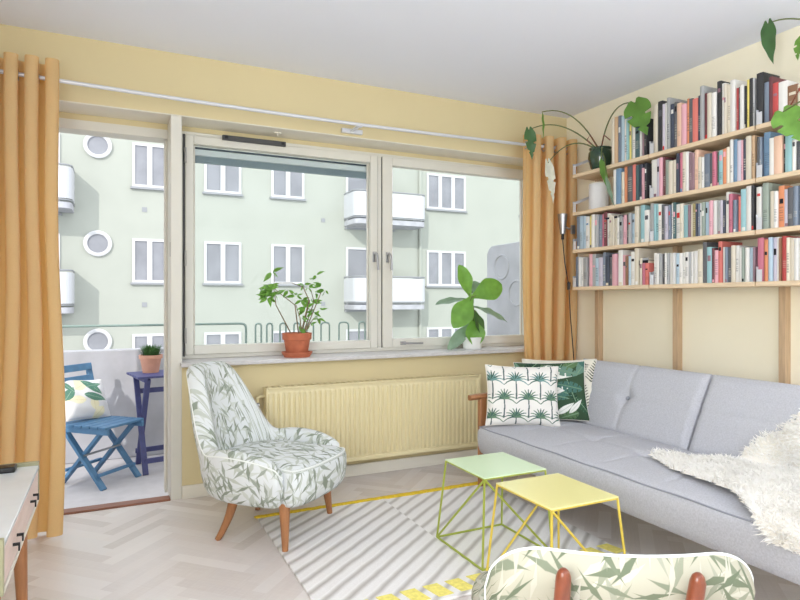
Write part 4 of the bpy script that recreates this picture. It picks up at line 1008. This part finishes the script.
# ---------------------------------------------------------------- plants
def leaf(b, base, tip, wd, nrm, droop=.0, fold=.12, shape='oval', nt=14, holes=0, mi=0):
    base, tip, nrm = Vector(base), Vector(tip), Vector(nrm); d = tip-base; L_ = d.length; dn = d.normalized(); side = dn.cross(nrm).normalized(); up = side.cross(dn).normalized()
    P = []; nw = 7
    for i in range(nt+1):
        t_ = i/nt
        if shape == 'oval': h = math.sin(PI*t_**.85)**.8
        elif shape == 'lance': h = math.sin(PI*t_**.7)**1.1
        elif shape == 'fiddle': h = (math.sin(PI*min(1, t_*.93+.07))**.6)*(.42+.58*smooth01(t_*1.6))*(1 if t_ < .97 else .55)
        elif shape == 'heart': h = math.sin(PI*(t_*.92+.08)**.62)
        row = []
        for k in range(nw):
            u = -1+2*k/(nw-1); x = u*wd/2*h
            back = -.13*L_*(math.sin(PI*min(1, abs(u)*1.05)))*(1-t_)**3 if shape == 'heart' else 0
            cut = 1.
            if holes and abs(u) > .5 and .22 < t_ < .85 and math.sin(t_*holes*PI*2+.8*u) > .78: cut = .5/abs(u)
            z = fold*abs(x)*1.0-droop*L_*t_*t_+.012*L_*math.sin(t_*17)*abs(u)
            row.append(base+dn*(L_*t_+back)+side*x*cut+up*z)
        P.append(row)
    b.grid(P, mi); return b
tocam = lambda p: (Vector((0, 0, CAM_H))-Vector(p)).normalized()
# bushy plant in terracotta on the sill
pc = Vector((onY(297, 350, 3.625).x, 3.625, .766))
o = thing('potted_plant', 'leggy leafy plant in a terracotta pot with saucer on the windowsill', 'plant', pc)
MB().lathe([(0, 0), (.078, 0), (.094, .026), (.096, .032), (.088, .032), (.074, .012), (0, .012)], seg=36).build('saucer', M['terra'], o, smooth=30)
MB().lathe([(0, .013), (.062, .013), (.066, .02), (.080, .105), (.089, .107), (.091, .148), (.084, .149), (.078, .13), (0, .128)], seg=36).build('pot', M['terra'], o, smooth=30)
MB().lathe([(0, .134), (.05, .136), (.079, .131)], seg=24).build('soil', M['soil'], o)
rn = random.Random(12)
def sp(px, py, dy=0): q = onY(px, py, 3.625+dy); return (q.x-pc.x, q.y-pc.y, q.z-pc.z)
stems = [[(289, 335), (283, 305), (281, 290), (281, 274)], [(300, 335), (295, 305), (285, 292), (281, 288)], [(303, 335), (309, 300), (303, 287), (292, 283), (282, 283)], [(306, 335), (314, 302), (311, 290)], [(304, 335), (307, 312), (310, 300)], [(305, 335), (300, 318), (296, 305)], [(308, 334), (318, 300), (322, 290)], [(307, 334), (311, 322), (314, 318)]]
ends = []
for s_i, st_ in enumerate(stems):
    pts = [Vector(sp(x-(7 if x <= 288 else 0), y, .02*math.sin(s_i*2.1+k))) for k, (x, y) in enumerate(st_)]; pts[0].z = .13; pts[0] = Vector((pts[0].x*.6, pts[0].y*.6, .13))
    MB().tube(pts, [.0042-.0022*k/(len(pts)-1) for k in range(len(pts))], 6).build('stem', M['stem_br'], o, smooth=60)
    ends.append(pts)
lm, ln_ = MB(), MB()
def whorl(p, n, size, spread=1., dirz=-.1):
    for k in range(n):
        a = rn.uniform(0, 2*PI); d = Vector((math.cos(a), math.sin(a)*.8, rn.uniform(-.9, .7)*spread+dirz)).normalized(); l_ = size*rn.uniform(.7, 1.2)
        leaf(lm if rn.random() < .6 else ln_, Vector(p)+d*.006, Vector(p)+d*l_, l_*.36, Vector((rn.uniform(-.5, .5), -.8, .6)), droop=.18, shape='lance', nt=8)
for (x, y, n, sz) in ((279, 287, 9, .075), (276, 297, 8, .07), (283, 295, 7, .07), (272, 290, 4, .08), (280, 272, 3, .07), (288, 290, 5, .06), (296, 296, 4, .055), (304, 285, 4, .06), (308, 287, 4, .05), (316, 293, 4, .055), (322, 285, 5, .05), (325, 290, 3, .05), (311, 302, 6, .06), (306, 308, 5, .06), (313, 312, 5, .06), (318, 318, 5, .055), (320, 310, 3, .05), (302, 318, 4, .05), (310, 325, 4, .05), (298, 326, 2, .07), (309, 279, 3, .05), (316, 275, 2, .05), (302, 300, 4, .055)):
    whorl(sp(x-(8 if x <= 284 else 0), y, rn.uniform(-.03, .03)), n, sz*1.12)
lm.build('foliage', M['leaf_bright'], o, smooth=180); ln_.build('foliage', M['leaf'], o, smooth=180)
# fiddle leaf plant
fc = Vector((onY(472.5, 348, 3.66).x, 3.66, .766))
o = thing('fiddle_leaf_fig', 'young fiddle leaf fig with big green leaves on the windowsill', 'plant', fc)
MB().lathe([(0, 0), (.060, 0), (.066, .006), (.072, .085), (.066, .086), (.06, .07), (0, .07)], seg=36).build('pot', M['jar'], o, smooth=30)
MB().lathe([(0, .072), (.061, .071)], seg=24).build('soil', M['soil'], o)
def fp(px, py, dy=0): q = onY(px, py, 3.66+dy); return Vector((q.x-fc.x, q.y-fc.y, q.z-fc.z))
MB().tube([(0, 0, .07), fp(473, 330), fp(474, 312), fp(471.5, 296)], [.008, .007, .006, .004], 10).build('stem', M['stem_br'], o, smooth=60)
for (bx, by, tx, ty, wp, mt, dyb, dyt, nr) in ((470, 297, 461.5, 264.5, 17.5, 'leaf_bright', 0, -.02, (.2, -.9, -.3)), (471, 293, 481, 281, 14, 'leaf_grey', .02, .09, (.1, -.7, .7)), (472, 297, 504, 283, 24, 'leaf_bright', 0, -.02, (.1, -.9, .35)),
        (466, 299, 436, 301, 11, 'leaf_grey', 0, .02, (0, -.5, .85)), (472, 297, 455, 326, 23, 'leaf_bright', -.01, -.09, (-.2, -.9, .3)), (474, 307, 510, 318, 14.5, 'leaf_grey', 0, .0, (.1, -.6, .8)),
        (474, 310, 484, 334, 15, 'leaf_dark', -.01, -.06, (.3, -.9, .2)), (473, 318, 477, 345.5, 22, 'leaf_bright', -.01, -.08, (-.1, -.9, .3)), (472, 322, 449, 349, 13, 'leaf_grey', .01, -.01, (-.3, -.9, .2))):
    p, q = fp(bx, by, dyb), fp(tx, ty, dyt); wdm = wp*4.25/600*1.05
    lf = leaf(MB(), p, q, wdm, nr, droop=.12, fold=.18, shape='fiddle', nt=16).build('leaf', M[mt], o, smooth=180)
    d = q-p; MB().tube([p+d*t_-Vector((0, .002, 0))+Vector((0, 0, -.12*d.length*t_*t_))*0 for t_ in (0, .12)], .003, 6).build('petiole', M['stem'], lf)
# swiss cheese plants on top of the bookshelf
def monstera(name, label, base, pot_r, pot_h, leaves, extra_stems=()):
    base = Vector(base); o = thing(name, label, 'plant', base)
    r, h = pot_r, pot_h
    MB().lathe([(0, 0), (r*.62, 0), (r*.78, h*.12), (r, h*.55), (r*.96, h*.82), (r*.86, h*.9), (r*.93, h), (r*.86, h), (r*.8, h*.88), (0, h*.86)], seg=36).build('pot', M['glaze'], o, smooth=40)
    MB().lathe([(0, h*.88), (r*.8, h*.87)], seg=20).build('soil', M['soil'], o)
    for (p0, pm, p1, tip, wd, nr, mt, shape, holes) in leaves:
        p0, pm, p1, tip = [Vector(q)-base for q in (p0, pm, p1, tip)]
        lf = leaf(MB(), p1, tip, wd, nr, droop=.08, fold=.16, shape=shape, nt=44, holes=holes).build('leaf', M[mt], o, smooth=180)
        MB().tube(bez(p0, pm, p1, 14), [.0052-.0022*k/13 for k in range(14)], 8).build('petiole', M['stem'], lf, smooth=60)
    for pts in extra_stems: MB().tube([Vector(q)-base for q in pts], .004, 6).build('aerial_root', M['redwood'], o, smooth=60)
Xp = 2.985; pb = onX(600.5, 166, Xp); pb = Vector((Xp, pb.y, SH['top'])); pt = pb+Vector((0, 0, .125))
monstera('hanging_monstera', 'trailing swiss cheese plant in a dark green pot at the top shelf window end', pb, .082, .152, [
    (pt, onY(556, 112, 3.30)+Vector((.05, 0, 0)), onY(529, 130, 3.28), onY(533, 159, 3.26), .085, (-.3, -.9, .1), 'leaf_dark', 'heart', 3),
    (pt, onY(575, 103, 3.28), onY(542, 112, 3.26), onY(545, 139, 3.25), .035, (.4, -.9, .1), 'leaf', 'lance', 0),
    (pt, onY(572, 130, 3.30), onY(548, 163, 3.30), onY(555, 203, 3.29), .075, (-.2, -.95, .1), 'leaf_white', 'heart', 3),
    (pt, onX(609, 98, 2.95), onX(635, 103, 2.90), onX(646, 133.5, 2.87), .165, (-.9, -.3, .35), 'leaf', 'heart', 3),
    (pt, onX(603, 140, 2.88), onX(601, 158, 2.88), onX(607, 190, 2.87), .05, (-.9, -.1, .3), 'leaf', 'lance', 0),
    (pt, onX(605, 150, 2.87), onX(606, 176, 2.86), onX(613, 206, 2.86), .03, (-.9, -.1, .3), 'leaf_grey', 'lance', 0)],
    [[pt, onX(590, 135, 2.95), onX(587, 140, 2.93), onX(591, 144, 2.92)], [pt, onX(604, 135, 2.93), onX(610, 140, 2.92)]])
pb2 = Vector((2.99, 1.345, SH['top'])); pt2 = pb2+Vector((0, 0, .14))
monstera('monstera', 'swiss cheese plant with drooping leaves above the books farthest from the window', pb2, .085, .145, [
    (pt2, onX(800, 5, 2.92), onX(768, 24, 2.90), onX(771, 63, 2.87), .075, (-.9, .0, .2), 'leaf_dark', 'heart', 0),
    (pt2, onX(812, 30, 2.90), onX(803, 36, 2.88), onX(796, 60, 2.86), .075, (-.9, .3, .2), 'leaf', 'heart', 3),
    (pt2, onX(815, 90, 2.84), onX(783, 112, 2.83), onX(803, 141, 2.80), .135, (-.9, -.2, .5), 'leaf_bright', 'heart', 3)], [[pt2, onX(800, 88, 2.88), onX(789, 108, 2.88)]])
